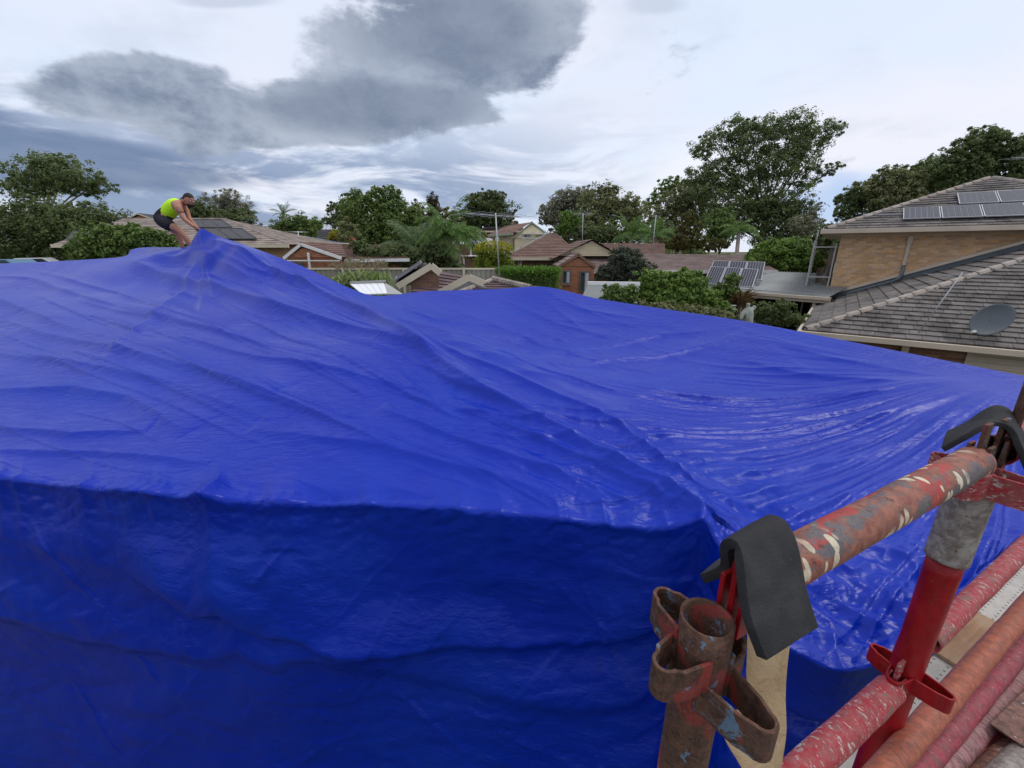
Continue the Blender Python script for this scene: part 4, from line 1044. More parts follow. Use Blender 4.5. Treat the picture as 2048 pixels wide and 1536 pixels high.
m = M(); m.bar(upl(1.6,.62,.09), upl(6.6,.62,.09), .04, .03); m.bar(upl(1.35,1.15,.09), upl(6.6,1.15,.09), .05, .04); m.bar(upl(3.4,1.75,.09), upl(6.8,1.75,.09), .04, .03); m.bar(upl(3.4,2.2,.09), upl(6.8,2.2,.09), .04, .03)
m.build('panel_rail', M_ALU, H, world=False)
# side balcony with white lattice screen at the left end of the wall
m = M()
for zz in (2.6, 3.55, 4.75): m.bar((-.55, 8.5, zz), (.25, 8.5, zz), .05, .05)
m.bar((-.55,8.5,0),(-.55,8.5,5.0),.06,.06); m.bar((.2,8.5,2.5),(.2,8.5,4.9),.05,.05); m.build('balcony_frame', M_GREYTRIM, H, world=False)
m = M()
for i in range(16):
    z = 2.55+i*.16; m.bar((-.55,8.5,z),(-.55,9.9,z+.5),.012,.03); m.bar((-.55,8.5,z+.5),(-.55,9.9,z),.012,.03)
m.bar((-.55,9.9,2.5),(-.55,9.9,5.0),.05,.05); o = m.build('lattice', M_GREYTRIM, H, world=False)
m = M(); m.box((-.30,9.2,2.55),(-.05,9.35,3.9)); m.box((.0,8.8,2.6),(.28,8.86,4.7)); m.build('screen_panel', M_BARK, H, world=False)

# satellite dish
dm = mat('dish_grey', (.095,.11,.125), .5, .45, var=.12, vscale=2)
dc = Vector(atz(1962, 668, 2.75)); 
def lroof(x, y, lift=0): return hm @ Vector((x, y, ZE+TP*y+lift))
base = lroof(3.55, .42, .03)
dish = thing('satellite_dish', 'grey oval satellite dish standing on the lower tiled roof', 'satellite dish', tuple(base))
cn = pd(1982, 640, 9.75)
ax = Vector((-.45, -.83, .38)).normalized(); a_t = Vector((1, 0, .80)); a_t = (a_t-ax*a_t.dot(ax)).normalized(); b_t = ax.cross(a_t)
m = M(); vs = []; NRg, NA = 10, 48
for i in range(NRg+1):
    for k in range(NA):
        t = 2*math.pi*k/NA; r_i = i/NRg; px_ = r_i*.44*math.cos(t); py_ = r_i*.31*math.sin(t)
        if px_ < -.30: py_ *= 1-.0; 
        vs.append(cn+a_t*px_+b_t*py_+ax*(.10*r_i*r_i-.06))
fs = []
for i in range(NRg):
    for k in range(NA): fs.append((i*NA+k, i*NA+(k+1)%NA, (i+1)*NA+(k+1)%NA, (i+1)*NA+k))
m.add(vs, fs); o = m.build('reflector', dm, dish, smooth=True); sl_ = o.modifiers.new('s', 'SOLIDIFY'); sl_.thickness = .012
m = M(); m.tube([base, base+Vector((0,0,.28)), cn-ax*.10+Vector((0,0,-.12)), cn-ax*.09], .022, 10); m.build('mast', M_GALV, dish, smooth=True)
fd = cn+ax*.30-a_t*.50
m = M(); m.tube([cn-a_t*.40-ax*.0, fd], .012, 8); m.tube([cn-a_t*.36-b_t*.12-ax*.0, fd], .008, 8); m.build('feed_arm', M_GALV, dish)
m = M(); m.tube([fd, fd-ax*.10], [.028,.035], 12); m.build('feed_horn', M_WHITE, dish)

def antenna(label, base, top, boom, nel, ellen, boomlen, mt=None, r=.018, lean=None, group='roof aerials'):
    t = thing('tv_aerial', label, 'aerial', tuple(base), 0, group); mt = mt or M_GALV
    M().tube([base, top], [r, r*.8], 8).build('mast', mt, t, smooth=True)
    bd = Vector(boom).normalized(); sd = bd.cross(Vector((0,0,1))).normalized(); c = Vector(top)-Vector((0,0,.06))
    M().bar(c-bd*boomlen*.5, c+bd*boomlen*.5, r*.9, r*.9).build('boom', mt, t)
    for i in range(nel):
        f = i/(nel-1)-.5; p = c+bd*boomlen*f; l = ellen*(1-.45*abs(f+.2))*(1 if i % 2 == 0 else .85)
        M().tube([p-sd*l/2, p+sd*l/2], r*.22, 6).build('element', mt, t)
    return t
ab = hm @ Vector((2.35, .30, ZE+TP*.3)); at_ = pd(1925, 545, 9.9)
antenna('small tv aerial on a thin mast beside the satellite dish', ab, at_, (.9, -.3, -.02), 6, .5, 1.25, r=.016)
a3b = at(2120, 420, 16.5); 
antenna('tv aerial poking in above the roof with the solar panels', at(2062, 372, 18.6), at(2055, 312, 18.6), (1, .25, .05), 5, 1.0, 1.6)

# ------------------------------------------------------------------ pergola with corrugated roof left of that house
PG = thing('patio_roof', 'corrugated grey patio roof with beige fascia joined to the buff brick house', 'patio roof', (12.1, 16.5, 0), math.atan2(4.7, -3.5))
pl, pdp = 6.0, 4.6     # local x runs away-left along the front edge, local y to the back (right-hand side)
zf0 = 2.87
INVP = INV[PG.name]
yb = -1
# choose back direction: perpendicular pointing away from the camera
tst = INVP @ Vector((0, -1, 0)); yb = -1 if tst.y > 16.5 else 1
m = M(); vs = []; fs = []; nx = 300
for i in range(nx+1):
    x = pl*i/nx; h = .022*math.cos(2*math.pi*x/.13)
    for y, zz in ((-.05, 0), (pdp, .55)): vs.append((x, yb*y, zf0+zz*1.3+h))
for i in range(nx): fs.append((2*i, 2*i+1, 2*i+3, 2*i+2))
m.add(vs, fs); o = m.build('roof_sheet', mat('corrugated_steel', (.20,.215,.215), .5, .35, metal=.1, var=.12, vscale=1.2), PG, world=False, smooth=True)
m = M(); m.box((-.1, yb*.0-.0, zf0-.20), (pl+.1, yb*-.07, zf0-.02)) if yb > 0 else m.box((-.1, 0, zf0-.20), (pl+.1, .07, zf0-.02)); m.build('fascia', M_BEIGE, PG, world=False)
m = M(); m.box((-.1, min(0,-yb*.08)-.06*0, zf0-.075), (pl+.1, max(0,-yb*.19), zf0+.035)); m.build('gutter', M_BEIGE, PG, world=False)
for x in (.4, 3.2, pl-.2):
    M().box((x, min(yb*.05, yb*.15), 0), (x+.1, max(yb*.05, yb*.15), zf0-.18)).build('post', M_BEIGE, PG, world=False)
M().box((-.2, min(yb*pdp, yb*(pdp+.15)), 0), (pl, max(yb*pdp, yb*(pdp+.15)), zf0+.4)).build('back_wall', M_DARKIN, PG, world=False)  # near-black on both walls paints in the shade below the patio roof
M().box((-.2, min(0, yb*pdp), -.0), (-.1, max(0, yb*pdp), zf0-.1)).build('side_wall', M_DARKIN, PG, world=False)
m = M(); m.bar((.5, yb*.25, zf0+.10), (pl-.6, yb*.25, zf0+.10), .03, .03); m.build('conduit', M_GALV, PG, world=False)
# tilt-mounted solar panels
def tiltset(p_bl, p_br, n_, h_, tiltup):
    a, b = Vector(p_bl), Vector(p_br); xw = (b-a).normalized(); wdt = (b-a).length/n_
    back = Vector((-xw.y, xw.x, 0)).normalized()
    if back.y < 0: back = -back
    yv = (back*math.cos(tiltup)+Vector((0,0,math.sin(tiltup)))).normalized()
    mi = INVP.inverted(); mr = mi.to_3x3()
    for i in range(n_):
        panel(PG, mi @ (a+xw*wdt*i+Vector((0,0,.05))), mr @ xw, mr @ yv, wdt-.025, h_, 6)
    m = M()
    for i in range(n_+1):
        q = a+xw*(wdt*i if i < n_ else wdt*n_-.03); top = q+yv*h_*.92; m.bar(top, Vector((top.x, top.y, top.z-.50)), .03, .03); m.bar(q, Vector((top.x, top.y, top.z-.50)), .03, .03)
    m.build('tilt_frame', M_ALU, PG)
A_ = pd(1406, 569, 18.6); B_ = pd(1506, 577, 17.6); tiltset(A_, B_, 3, 1.45, R(28))
A_ = pd(1415, 557, 20.4); B_ = pd(1524, 562, 19.3); tiltset(A_, B_, 3, 1.6, R(28))
# ------------------------------------------------------------------ far houses
def depthY(Y, z=EYE): return Y*CT-(z-EYE)*ST
def XP(px, Y): return (px-1024)/FP*depthY(Y)
def ZP(py, Y, px=1024): return at(px, py, Y).z
def courses(m, eL, eR, rR, rL, step=.32, lift=.03):
    """saw-tooth tile courses over the face eL-eR-rR-rL"""
    eL, eR, rR, rL = map(Vector, (eL, eR, rR, rL)); sl = max((rL-eL).length, (rR-eR).length)
    H_ = abs(rL.z-eL.z); run = max(.1, sl); n_ = max(2, min(60, int(round((((rL+rR)/2-(eL+eR)/2).length)/step))))
    nm = (eR-eL).cross(((rL+rR)/2-(eL+eR)/2)).normalized()
    if nm.z < 0: nm = -nm
    for i in range(n_):
        a, b = i/n_, (i+1)/n_
        p0, p1 = eL.lerp(rL, a), eR.lerp(rR, a); q0, q1 = eL.lerp(rL, b), eR.lerp(rR, b)
        vs = [p0+nm*lift, p1+nm*lift, q1+nm*.004, q0+nm*.004, p0, p1]
        m.add(vs, [(0,1,2,3), (4,5,1,0)])
def capline(m, p, q, r=.07):
    m.tube([p, q], r, 6)
def far_house(name, label, x0, x1, y0, y1, ze, zr, roofm, wallm, kind='hip', rx=None, ov=.45, trim=None, run=None, step=.32, z0=0, group=None):
    t = thing(name, label, 'house', ((x0+x1)/2, (y0+y1)/2, 0), 0, group); trim = trim or M_CREAMTRIM
    ry = (y0+y1)/2; m = M(); a, b, c, d = (x0,y0,ze), (x1,y0,ze), (x1,y1,ze), (x0,y1,ze)
    if kind == 'gy':
        rx = rx if rx is not None else (x0+x1)/2; f, g = (rx,y0,zr), (rx,y1,zr)
        courses(m, a, d, g, f, step); courses(m, c, b, f, g, step); m.add([a, d, g, f, b, c], [(0,1,2,3), (4,3,2,5)]); capline(m, f, g)
        gw = M(); gw.add([(x0+ov,y0+ov*.5,ze),(x1-ov,y0+ov*.5,ze),(rx,y0+ov*.5,zr-.18),(x0+ov,y0+ov*.5,ze+.05)], [(0,1,2)]); gw.build('gable', wallm, t)
        bm_ = M(); 
        for p in (a, b): bm_.bar(Vector(p)+Vector((0,-.02,-.04)), Vector(f)+Vector((0,-.02,-.04)), .05, .13, up=(0,0,1))
        bm_.build('bargeboard', trim, t)
    else:
        r0, r1 = rx if rx else (x0+run, x1-run) if run is not None else (x0, x1)
        f, g = (r0,ry,zr), (r1,ry,zr)
        courses(m, a, b, g, f, step); courses(m, c, d, f, g, step); m.add([a, b, g, f, c, d], [(0,1,2,3), (4,5,3,2)]); capline(m, f, g)
        if r0 > x0+.3: courses(m, d, a, f, f, step); m.add([d, a, f], [(0,1,2)]); capline(m, a, f)
        else: M().add([(x0+.3,y0+ov,ze),(x0+.3,y1-ov,ze),(x0+.3,ry,zr-.1)], [(0,1,2)]).build('gable', wallm, t)
        if r1 < x1-.3: courses(m, b, c, g, g, step); m.add([b, c, g], [(0,1,2)]); capline(m, b, g)
        else: M().add([(x1-.3,y0+ov,ze),(x1-.3,y1-ov,ze),(x1-.3,ry,zr-.1)], [(2,1,0)]).build('gable', wallm, t)
        gt = M(); gt.box((x0-.05,y0-.12,ze-.16),(x1+.05,y0-.004,ze+.01)); gt.build('gutter', trim, t)
    m.build('roof', roofm, t)
    M().box((x0+ov,y0+ov,z0),(x1-ov,y1-ov,ze-.02)).build('wall', wallm, t)
    return t
def window(root, x0, x1, z0, z1, y, split=1, curtain=True, frame=None, sill=True):
    fr = M(); e = .05
    for a, b in (((x0,y-.06,z0),(x1,y,z0+e)), ((x0,y-.06,z1-e),(x1,y,z1)), ((x0,y-.06,z0+e),(x0+e,y,z1-e)), ((x1-e,y-.06,z0+e),(x1,y,z1-e))): fr.box(a, b)
    for i in range(1, split+1): xx = x0+(x1-x0)*i/(split+1); fr.box((xx-.02,y-.055,z0+e),(xx+.02,y-.01,z1-e))
    f = fr.build('window', frame or M_WHITE, root)
    M().box((x0+e,y-.03,z0+e),(x1-e,y-.02,z1-e)).build('pane', M_GLASS, f)
    if curtain: M().box(((x0+x1)/2,y-.045,z0+e),(x1-e,y-.035,z1-e)).build('curtain', M_CURTAIN, f)
    if sill: M().box((x0-.05,y-.12,z0-.08),(x1+.05,y-.0,z0-.005)).build('sill', M_BROWNBRICK, f)
    return f
def slab_panel(root, pts, lift=.12, mt=None, name='solar_panel', n_=1, th=.04):
    """n panels side by side over the quad pts (bl, br, tr, tl)"""
    bl, br, tr, tl = map(Vector, pts)
    nm = (br-bl).cross(tl-bl).normalized(); nm = nm if nm.z > 0 else -nm
    for i in range(n_):
        a, b = i/n_+.01, (i+1)/n_-.01
        q = [bl.lerp(br, a)+nm*lift, bl.lerp(br, b)+nm*lift, tl.lerp(tr, b)+nm*lift, tl.lerp(tr, a)+nm*lift]
        f = M().poly(q, th, nm).build(name, mt or M_SOLARFAR, root)
        fr = M()
        for k in range(4): fr.bar(q[k], q[(k+1) % 4], .035, .045, up=nm)
        fr.build('frame', M_ROOFDARK if (mt or M_SOLARFAR) is M_SOLARFAR else M_ALU, f)

# tan tiled house behind the worker
Y = 24.0
ht = far_house('house', 'tan tiled hip-roofed house with dark solar panels directly behind the worker', XP(110,Y), XP(578,Y), Y, Y+9, ZP(489,Y), ZP(438,Y+4.5), M_ROOFTAN, M_TANBRICK,
    rx=(XP(262,Y+4.5), XP(462,Y+4.5)), step=.36)
def onroof(Yf, ze, Yr, zr, px, f): 
    Yq = Yf+(Yr-Yf)*f; z = ze+(zr-ze)*f; return Vector((XP(px, Yq)*(depthY(Yq, z)/depthY(Yq)), Yq, z))
q = lambda px, f: onroof(Y, ZP(489,Y), Y+4.5, ZP(438,Y+4.5), px, f)
slab_panel(ht, (q(440,.12), q(516,.12), q(486,.52), q(410,.52)), n_=3, mt=M_SOLARFAR); slab_panel(ht, (q(395,.56), q(466,.56), q(446,.88), q(378,.88)), n_=3); slab_panel(ht, (q(135,.12), q(165,.12), q(168,.4), q(150,.4)), .12, n_=1)
# small gabled house peeping over it
Y = 62; far_house('house', 'distant grey gabled house just showing above the tan roof, left of the worker', XP(262,Y), XP(330,Y), Y, Y+8, ZP(441,Y), ZP(427,Y), M_ROOFDARK, M_REDBRICK, 'gy', rx=XP(293,Y))
# slate-blue hip roof
Y = 38; hb = far_house('house', 'house with a smooth slate-blue hip roof behind the brick gable house', XP(505,Y), XP(660,Y), Y, Y+9, ZP(492,Y), ZP(468,Y+4.5), M_ROOFGREY, M_BROWNBRICK, rx=(XP(530,Y+4.5), XP(592,Y+4.5)), step=3, trim=M_GREYTRIM)
# orange brick gable house
Y = 20.0; ze, zr = ZP(507,Y), ZP(487,Y)
hg = far_house('brick_house', 'orange brick gable house with white barge boards and brown roof, left of the corn', XP(565,Y), XP(682,Y), Y, Y+7, ZP(515,Y), zr, M_ROOFBROWN, M_REDBRICK, 'gy', rx=XP(604,Y), trim=M_WHITE, ov=.12)
x0 = XP(604,Y); m = M(); e0, e1, r1_, r0_ = (XP(684,Y), Y+.3, ZP(518,Y+.3)), (XP(818,Y+.3), Y+.3, ZP(516,Y+.3)), (XP(768,Y+5), Y+5, ZP(489,Y+5)), (XP(606,Y+5), Y+5, ZP(488,Y+5))
courses(m, e0, e1, r1_, r0_, .3); m.add([e0, e1, r1_, r0_], [(0,1,2,3)]); m.build('side_roof', M_ROOFBROWN, hg)
M().bar(Vector(e0)+Vector((0,-.05,-.08)), Vector(e1)+Vector((0,-.05,-.08)), .12, .14).build('gutter', M_WHITE, hg)
M().box((XP(684,Y), Y+.8, 0), (XP(800,Y), Y+6, ZP(519,Y))).build('side_wall', M_REDBRICK, hg)
m = M(); m.bar(at(560,521,Y-.12), at(680,521.5,Y-.12), .05, .05); m.build('white_pipe', M_WHITE, hg); m = M(); m.bar(at(616,505,Y-.1), at(620,536,Y-.1), .08, .08); m.build('downpipe', M_WHITE, hg)
gq = window(hg, XP(577,Y), XP(602,Y), ZP(536,Y), ZP(520,Y)-.12, Y-.005, 1, False, M_DKPIPE, False)
m = M(); c = at(705,487,Y+5); m.tube([c+Vector((0,0,-.2)), c+Vector((0,0,.28))], [.2,.16], 10); m.build('roof_vent', mat('red_vent', (.25,.03,.02), .6, .3), hg, smooth=True)
# far roofs with panels
Y = 62; hp_ = far_house('house', 'two-storey house far off with pale solar panels and dark grey roof', XP(622,Y), XP(700,Y), Y, Y+9, ZP(463,Y), ZP(444,Y+4.5), M_ROOFDARK, M_GREYTRIM, rx=(XP(655,Y+4.5), XP(680,Y+4.5)))
slab_panel(hp_, (Vector((XP(646,Y),Y+.6,ZP(461,Y))), Vector((XP(680,Y),Y+.6,ZP(461,Y))), Vector((XP(690,Y+4),Y+4,ZP(446,Y+4))), Vector((XP(648,Y+4),Y+4,ZP(446,Y+4)))), .15, mat('pale_solar', (.34,.36,.42), .3, .6), n_=4)
Y = 50; far_house('house', 'low dark grey roofed house below the one with pale solar panels', XP(618,Y), XP(690,Y), Y, Y+8, ZP(474,Y), ZP(463,Y+4), M_ROOFDARK, M_BROWNBRICK, rx=(XP(632,Y+4), XP(668,Y+4)), trim=M_GREYTRIM)
Y = 58; far_house('house', 'tiny dark roof behind the trees by the two-armed aerial', XP(536,Y), XP(566,Y), Y, Y+8, ZP(454,Y), ZP(445,Y+4), M_ROOFDARK, M_BROWNBRICK, run=2)
M().box((XP(645,30), 30, ZP(489,30)), (XP(692,30), 31.5, ZP(485.5,30))); wr_ = M().box((XP(640,30), 30, 0), (XP(694,30), 33, ZP(486,30))).build('white_shed', M_WHITE, None)
tag(wr_, 'long low white shed roof behind the ridge of the brown tiled house', 'shed')

# cream two-storey house
Y = 44; x0, x1 = XP(1025,Y), XP(1106,Y)
hc = far_house('cream_house', 'two-storey cream boarded house with a brown roof behind the yellow bush', x0, x1, Y, Y+9, ZP(476,Y), ZP(444,Y), M_ROOFBROWN, M_CREAM, 'gy', rx=XP(1063,Y), trim=mat('sage_trim', (.28,.33,.24), .6, .4), ov=.2)
# its long side wing to the left
m = M(); e0, e1, r1_, r0_ = (XP(976,Y+1),Y+1,ZP(470,Y+1)), (XP(1027,Y+1),Y+1,ZP(466,Y+1)), (XP(1063,Y+3),Y+3,ZP(444,Y+3)), (XP(1010,Y+6),Y+6,ZP(452,Y+6))
courses(m, e0, e1, r1_, r0_, .35); m.add([e0,e1,r1_,r0_],[(0,1,2,3)]); m.build('side_roof', M_ROOFBROWN, hc)
M().box((XP(984,Y), Y+1.6, 0), (XP(1026,Y), Y+8, ZP(470,Y+1.6))).build('side_wall', M_CREAM, hc)
M().bar(Vector(e0)+Vector((0,-.1,-.08)), Vector(e1)+Vector((0,-.1,-.08)), .2, .2).build('gutter', mat('sage_gutter', (.28,.33,.24), .6, .4), hc)
window(hc, XP(1047,Y), XP(1061,Y), ZP(475.5,Y), ZP(469,Y), Y+.1, 1, True, sill=False); window(hc, XP(1008,Y), XP(1013,Y), ZP(477,Y), ZP(469,Y), Y+1.55, 0, False, sill=False); window(hc, XP(985,Y), XP(992,Y), ZP(482,Y), ZP(475,Y), Y+1.55, 0, False, sill=False)
M().box((XP(1045,Y),Y-.5,ZP(468.5,Y)),(XP(1063,Y),Y+.05,ZP(467,Y))).build('awning', M_WHITE, hc); M().box((XP(1068,Y),Y-.5,ZP(469,Y)),(XP(1092,Y),Y+.05,ZP(466.5,Y))).build('awning', M_WHITE, hc)
M().box((XP(990,Y),Y+1.0,ZP(484,Y)),(XP(998,Y),Y+1.55,ZP(469,Y))).build('meter_box', M_WHITE, hc)
Y = 56; hr_ = far_house('house', 'red brick house with dark rooftop panels peeping out left of the cream gable', XP(955,Y), XP(1050,Y), Y, Y+9, ZP(462,Y), ZP(443,Y+4.5), M_ROOFBROWN, M_REDBRICK, rx=(XP(1000,Y+4.5), XP(1032,Y+4.5)))
slab_panel(hr_, (Vector((XP(965,Y),Y+.5,ZP(459,Y))), Vector((XP(1008,Y),Y+.5,ZP(459,Y))), Vector((XP(1018,Y+4),Y+4,ZP(446,Y+4))), Vector((XP(998,Y+4),Y+4,ZP(446,Y+4)))), .2, M_ROOFDARK, n_=3)
Y = 36; cp = thing('carport', 'white flat carport roof left of the yellow-green bush', 'carport', (XP(955,Y), Y, 0))
M().box((XP(936,Y), Y, ZP(489,Y)), (XP(981,Y), Y+4, ZP(476,Y))).build('roof', M_WHITE, cp)
for px in (940, 976): M().box((XP(px,Y), Y+.1, 0), (XP(px,Y)+.12, Y+.22, ZP(489,Y))).build('post', M_WHITE, cp)
M().box((XP(900,40), 40, 0), (XP(985,40), 40.2, ZP(488,40))).build('wall', M_BROWNBRICK, cp)
Y = 33; pa_ = thing('patio', 'brown brick patio with a white post between the palm and the yellow bush', 'patio', (XP(935,Y), Y, 0))
M().box((XP(905,Y), Y, 0), (XP(975,Y), Y+.25, ZP(541,Y)+1.0)).build('brick_wall', M_BROWNBRICK, pa_); M().box((XP(926,Y), Y-.3, 0), (XP(929,Y), Y-.15, ZP(512,Y))).build('post', M_WHITE, pa_); M().box((XP(912,Y), Y-.4, ZP(513,Y)), (XP(975,Y), Y+2, ZP(511,Y))).build('roof', M_WHITE, pa_)

# brown hip roof with cream gable
Y = 27.0; ze = ZP(515,Y); zr = ZP(468,Y+5)
h7 = far_house('house', 'large brown hip-roofed brick house with a row of solar panels on its left slope', XP(1012,Y), XP(1165,Y), Y, Y+10, ze, zr, M_ROOFBROWN, M_BROWNBRICK, rx=(XP(1101,Y+5), XP(1110,Y+5)), step=.34, ov=.5)
# left slope panels sit on the hip face
lf0, lf1, lr = Vector((XP(1012,Y),Y,ze)), Vector((XP(1012,Y),Y+10,ze)), Vector((XP(1101,Y+5),Y+5,zr))
q2 = lambda a, b: (lf0.lerp(lr, a))*(1-b)+(lf1.lerp(lr, a))*b
slab_panel(h7, (q2(.06,.42), q2(.06,.06), q2(.30,.10), q2(.30,.42)), .15, mat('pale_solar_glass', (.30,.33,.38), .22, .7), n_=3); slab_panel(h7, (q2(.34,.52), q2(.34,.10), q2(.62,.12), q2(.62,.52)), .15, bpy.data.materials['pale_solar_glass'], n_=3); slab_panel(h7, (q2(.64,.55), q2(.64,.15), q2(.88,.2), q2(.88,.5)), .15, bpy.data.materials['pale_solar_glass'], n_=2)
Y2 = 24.5; g0, g1 = XP(1118,Y2), XP(1240,Y2); m = M(); zg = ZP(478,Y2); gz = ZP(512,Y2)
m.add([(g0,Y2+.3,gz),(g1,Y2+.3,gz),(XP(1185,Y2),Y2+.3,zg-.1)], [(0,1,2)]); m.build('gable', M_CREAM, h7)
for i in range(1, 7):
    f = i/7; zz = gz+(zg-gz)*f; xa = g0+(XP(1185,Y2)-g0)*f+.15; xb = g1+(XP(1185,Y2)-g1)*f-.15
    M().box((xa,Y2+.26,zz-.012),(xb,Y2+.298,zz+.012)).build('weatherboard_joint', M_CREAMTRIM, h7)
m = M(); pk_ = (XP(1185,Y2),Y2,zg); bk = (XP(1185,Y2),Y2+7,zg)
courses(m, (g0-.3,Y2,gz-.15), (g0-.3,Y2+7,gz-.15), bk, pk_, .34); courses(m, (g1+.3,Y2+7,gz-.15), (g1+.3,Y2,gz-.15), pk_, bk, .34)
m.add([(g0-.3,Y2,gz-.15),(g0-.3,Y2+7,gz-.15),bk,pk_,(g1+.3,Y2,gz-.15),(g1+.3,Y2+7,gz-.15)], [(0,1,2,3),(4,3,2,5)]); m.build('gable_roof', M_ROOFBROWN, h7)
m = M(); e0, e1, r1_, r0_ = (XP(1195,Y+1),Y+1,ZP(513,Y+1)), (XP(1332,Y+1),Y+1,ZP(513,Y+1)), (XP(1328,Y+6),Y+6,ZP(487,Y+6)), (XP(1190,Y+6),Y+6,ZP(487,Y+6)); courses(m, e0,e1,r1_,r0_,.34); m.add([e0,e1,r1_,r0_],[(0,1,2,3)]); m.build('rear_roof', M_ROOFBROWN, h7)
window(h7, XP(1037,Y), XP(1044,Y), ZP(533,Y), ZP(519,Y), Y+.48, 0, True, sill=False)
for px in (1049, 1066): M().box((XP(px,Y),Y+.35,0),(XP(px+2.5,Y),Y+.49,ze)).build('brick_pier', M_REDBRICK, h7)
M().box((XP(1100,Y),Y+.40,0),(XP(1111,Y),Y+.49,ze-.2)).build('door', M_BARK, h7); M().box((XP(1111.5,Y),Y+.38,0),(XP(1113,Y),Y+.49,ze-.1)).build('door_frame', M_WHITE, h7)
M().box((XP(1098,Y),Y-.2,ZP(538,Y)),(XP(1130,Y),Y+.45,ZP(536.5,Y))).build('ledge', M_WHITE, h7)

# orange-brown brick gable with the long faded roof
Y = 22.0
h8 = far_house('brick_house', 'mottled orange brick gable house with window and glass door, long faded roof to the right', XP(1117,Y), XP(1193,Y), Y, Y+3, ZP(533,Y), ZP(508,Y), M_ROOFLONG, M_REDBRICK, 'gy', rx=XP(1157,Y), trim=M_BROWNBRICK, ov=.04, step=.3)
m = M(); e0, e1, r1_, r0_ = (XP(1193,Y+.3),Y+.3,ZP(540,Y+.3)), (XP(1425,Y+.3),Y+.3,ZP(547,Y+.3)), (XP(1505,Y+5),Y+5,ZP(510,Y+5)), (XP(1157,Y+5),Y+5,ZP(507,Y+5))
e0 = (XP(1190,Y+.3),Y+.3,ZP(541,Y+.3)); e1 = (XP(1560,Y+.3),Y+.3,ZP(541,Y+.3)); courses(m, e0, e1, r1_, r0_, .33, .035); m.add([e0,e1,r1_,r0_],[(0,1,2,3)]); m.build('long_roof', M_ROOFLONG, h8)
M().bar(Vector(e0)+Vector((0,-.08,-.07)), Vector(e1)+Vector((0,-.08,-.07)), .13, .15).build('gutter', M_WHITE, h8)
M().box((e0[0]+.1, Y+.9, 0), (e1[0]-.5, Y+8, ZP(543,Y+.9))).build('long_wall', M_REDBRICK, h8)
window(h8, XP(1126,Y), XP(1143,Y), ZP(567,Y), ZP(541,Y), Y+.0, 1, True, M_DKPIPE); window(h8, XP(1162,Y), XP(1182,Y), ZP(583,Y), ZP(543,Y), Y+.0, 1, True, M_DKPIPE, False)
antenna('tall tv aerial on a thin mast above the cream gable', at(1164,507,Y+3), at(1166,426,Y+3), (.3,1,0), 4, 1.35, 1.2, r=.022)
antenna('white tv aerial on a bent mast in front of the palm with dead fronds', at(1304,508,Y+5), at(1312,430,Y+5), (1,.2,0), 3, .6, .5, r=.03)

# near brown roof with the cream gables (the neighbour behind the tarp)
Y = 12.5
h5 = thing('house', 'plum-brown tiled house with cream gables just past the far edge of the tarpaulin', 'house', (XP(900,Y), Y, 0))
def qface(root, pts, step, mt, name='roof', lift=.035):
    m = M(); courses(m, pts[0], pts[1], pts[2], pts[3], step, lift); m.add(pts, [(0,1,2,3)]); return m.build(name, mt, root)
# left gable with dark solar sheet; ridge runs away from us
gA, gB, gP = at(794,573,Y), at(876,545,Y+1.2), at(860,530,Y+.8)
bl, tl_ = at(796,572,Y), at(866,533,Y+.6); back = Vector((-1.2,2.6,0))
m = M(); m.poly([at(800,569,Y), at(862,533,Y), at(878,546,Y), at(878,600,Y), at(822,600,Y), at(822,571,Y)], None); m.build('gable', M_BROWNBRICK, h5)
m = M(); m.bar(at(795,573,Y-.15), at(863,531.5,Y-.15), .06, .17); m.bar(at(862,531,Y-.15), at(881,547,Y-.15), .06, .17); m.build('bargeboard', M_CREAMTRIM, h5)
a, b = at(789,569,Y-.1), at(856,529.5,Y-.1); bk_ = Vector((-.4,1.7,0)); qface(h5, [b, b+bk_, a+bk_, a], .4, M_ROOFPLUM, 'gable_roof')
slab_panel(h5, (a+Vector((.12,-.1,.05)), a+bk_*.95+Vector((.1,0,.05)), b+bk_*.95+Vector((-.1,0,-.02)), b+Vector((-.1,-.1,-.02))), .10, M_ROOFDARK, 'solar_panel', 1)
# middle: big plum face then second gable
a0, a1 = at(822,584,Y-.4), at(905,586,Y-.4); t1, t0 = at(944,552,Y+2.2), at(878,540,Y+2.2)
qface(h5, [a0, at(885,590,Y-.6), at(930,552,Y+1.6), at(876,543,Y+1.6)], .33, M_ROOFPLUM)
m = M(); m.poly([at(882,586,Y-1), at(938,556,Y-1), at(964,566,Y-1), at(990,590,Y-1)], None); m.build('gable', M_CURTAIN, h5)
m = M(); m.bar(at(876,588,Y-1.1), at(938,554.5,Y-1.1), .06, .17); m.bar(at(937,554.5,Y-1.1), at(968,567,Y-1.1), .06, .17); m.build('bargeboard', M_CREAMTRIM, h5)
qface(h5, [at(915,590,Y-1.8), at(1075,590,Y-1.8), at(988,562,Y-.1), at(985,561,Y-.1)], .30, M_ROOFPLUM)
qface(h5, [at(1068,588,Y-1.5), at(1140,584,Y+3), at(988,561,Y), at(986,561,Y)], .30, M_ROOFPLUM)
m = M()
p, q_ = at(986,560,Y-.1), at(1062,578,Y-1.4)
for i in range(13):
    a, b = p.lerp(q_, i/13), p.lerp(q_, (i+.93)/13); m.tube([a+Vector((0,0,.03)), b+Vector((0,0,.01))], [.09,.10], 8)
p2_ = at(918,586,Y-1.8)
for i in range(12):
    a, b = p.lerp(p2_, i/12), p.lerp(p2_, (i+.93)/12); m.tube([a+Vector((0,0,.02)), b], [.06,.07], 8)
o = m.build('ridge_caps', M_RIDGE, h5); o['kind'] = 'stuff'
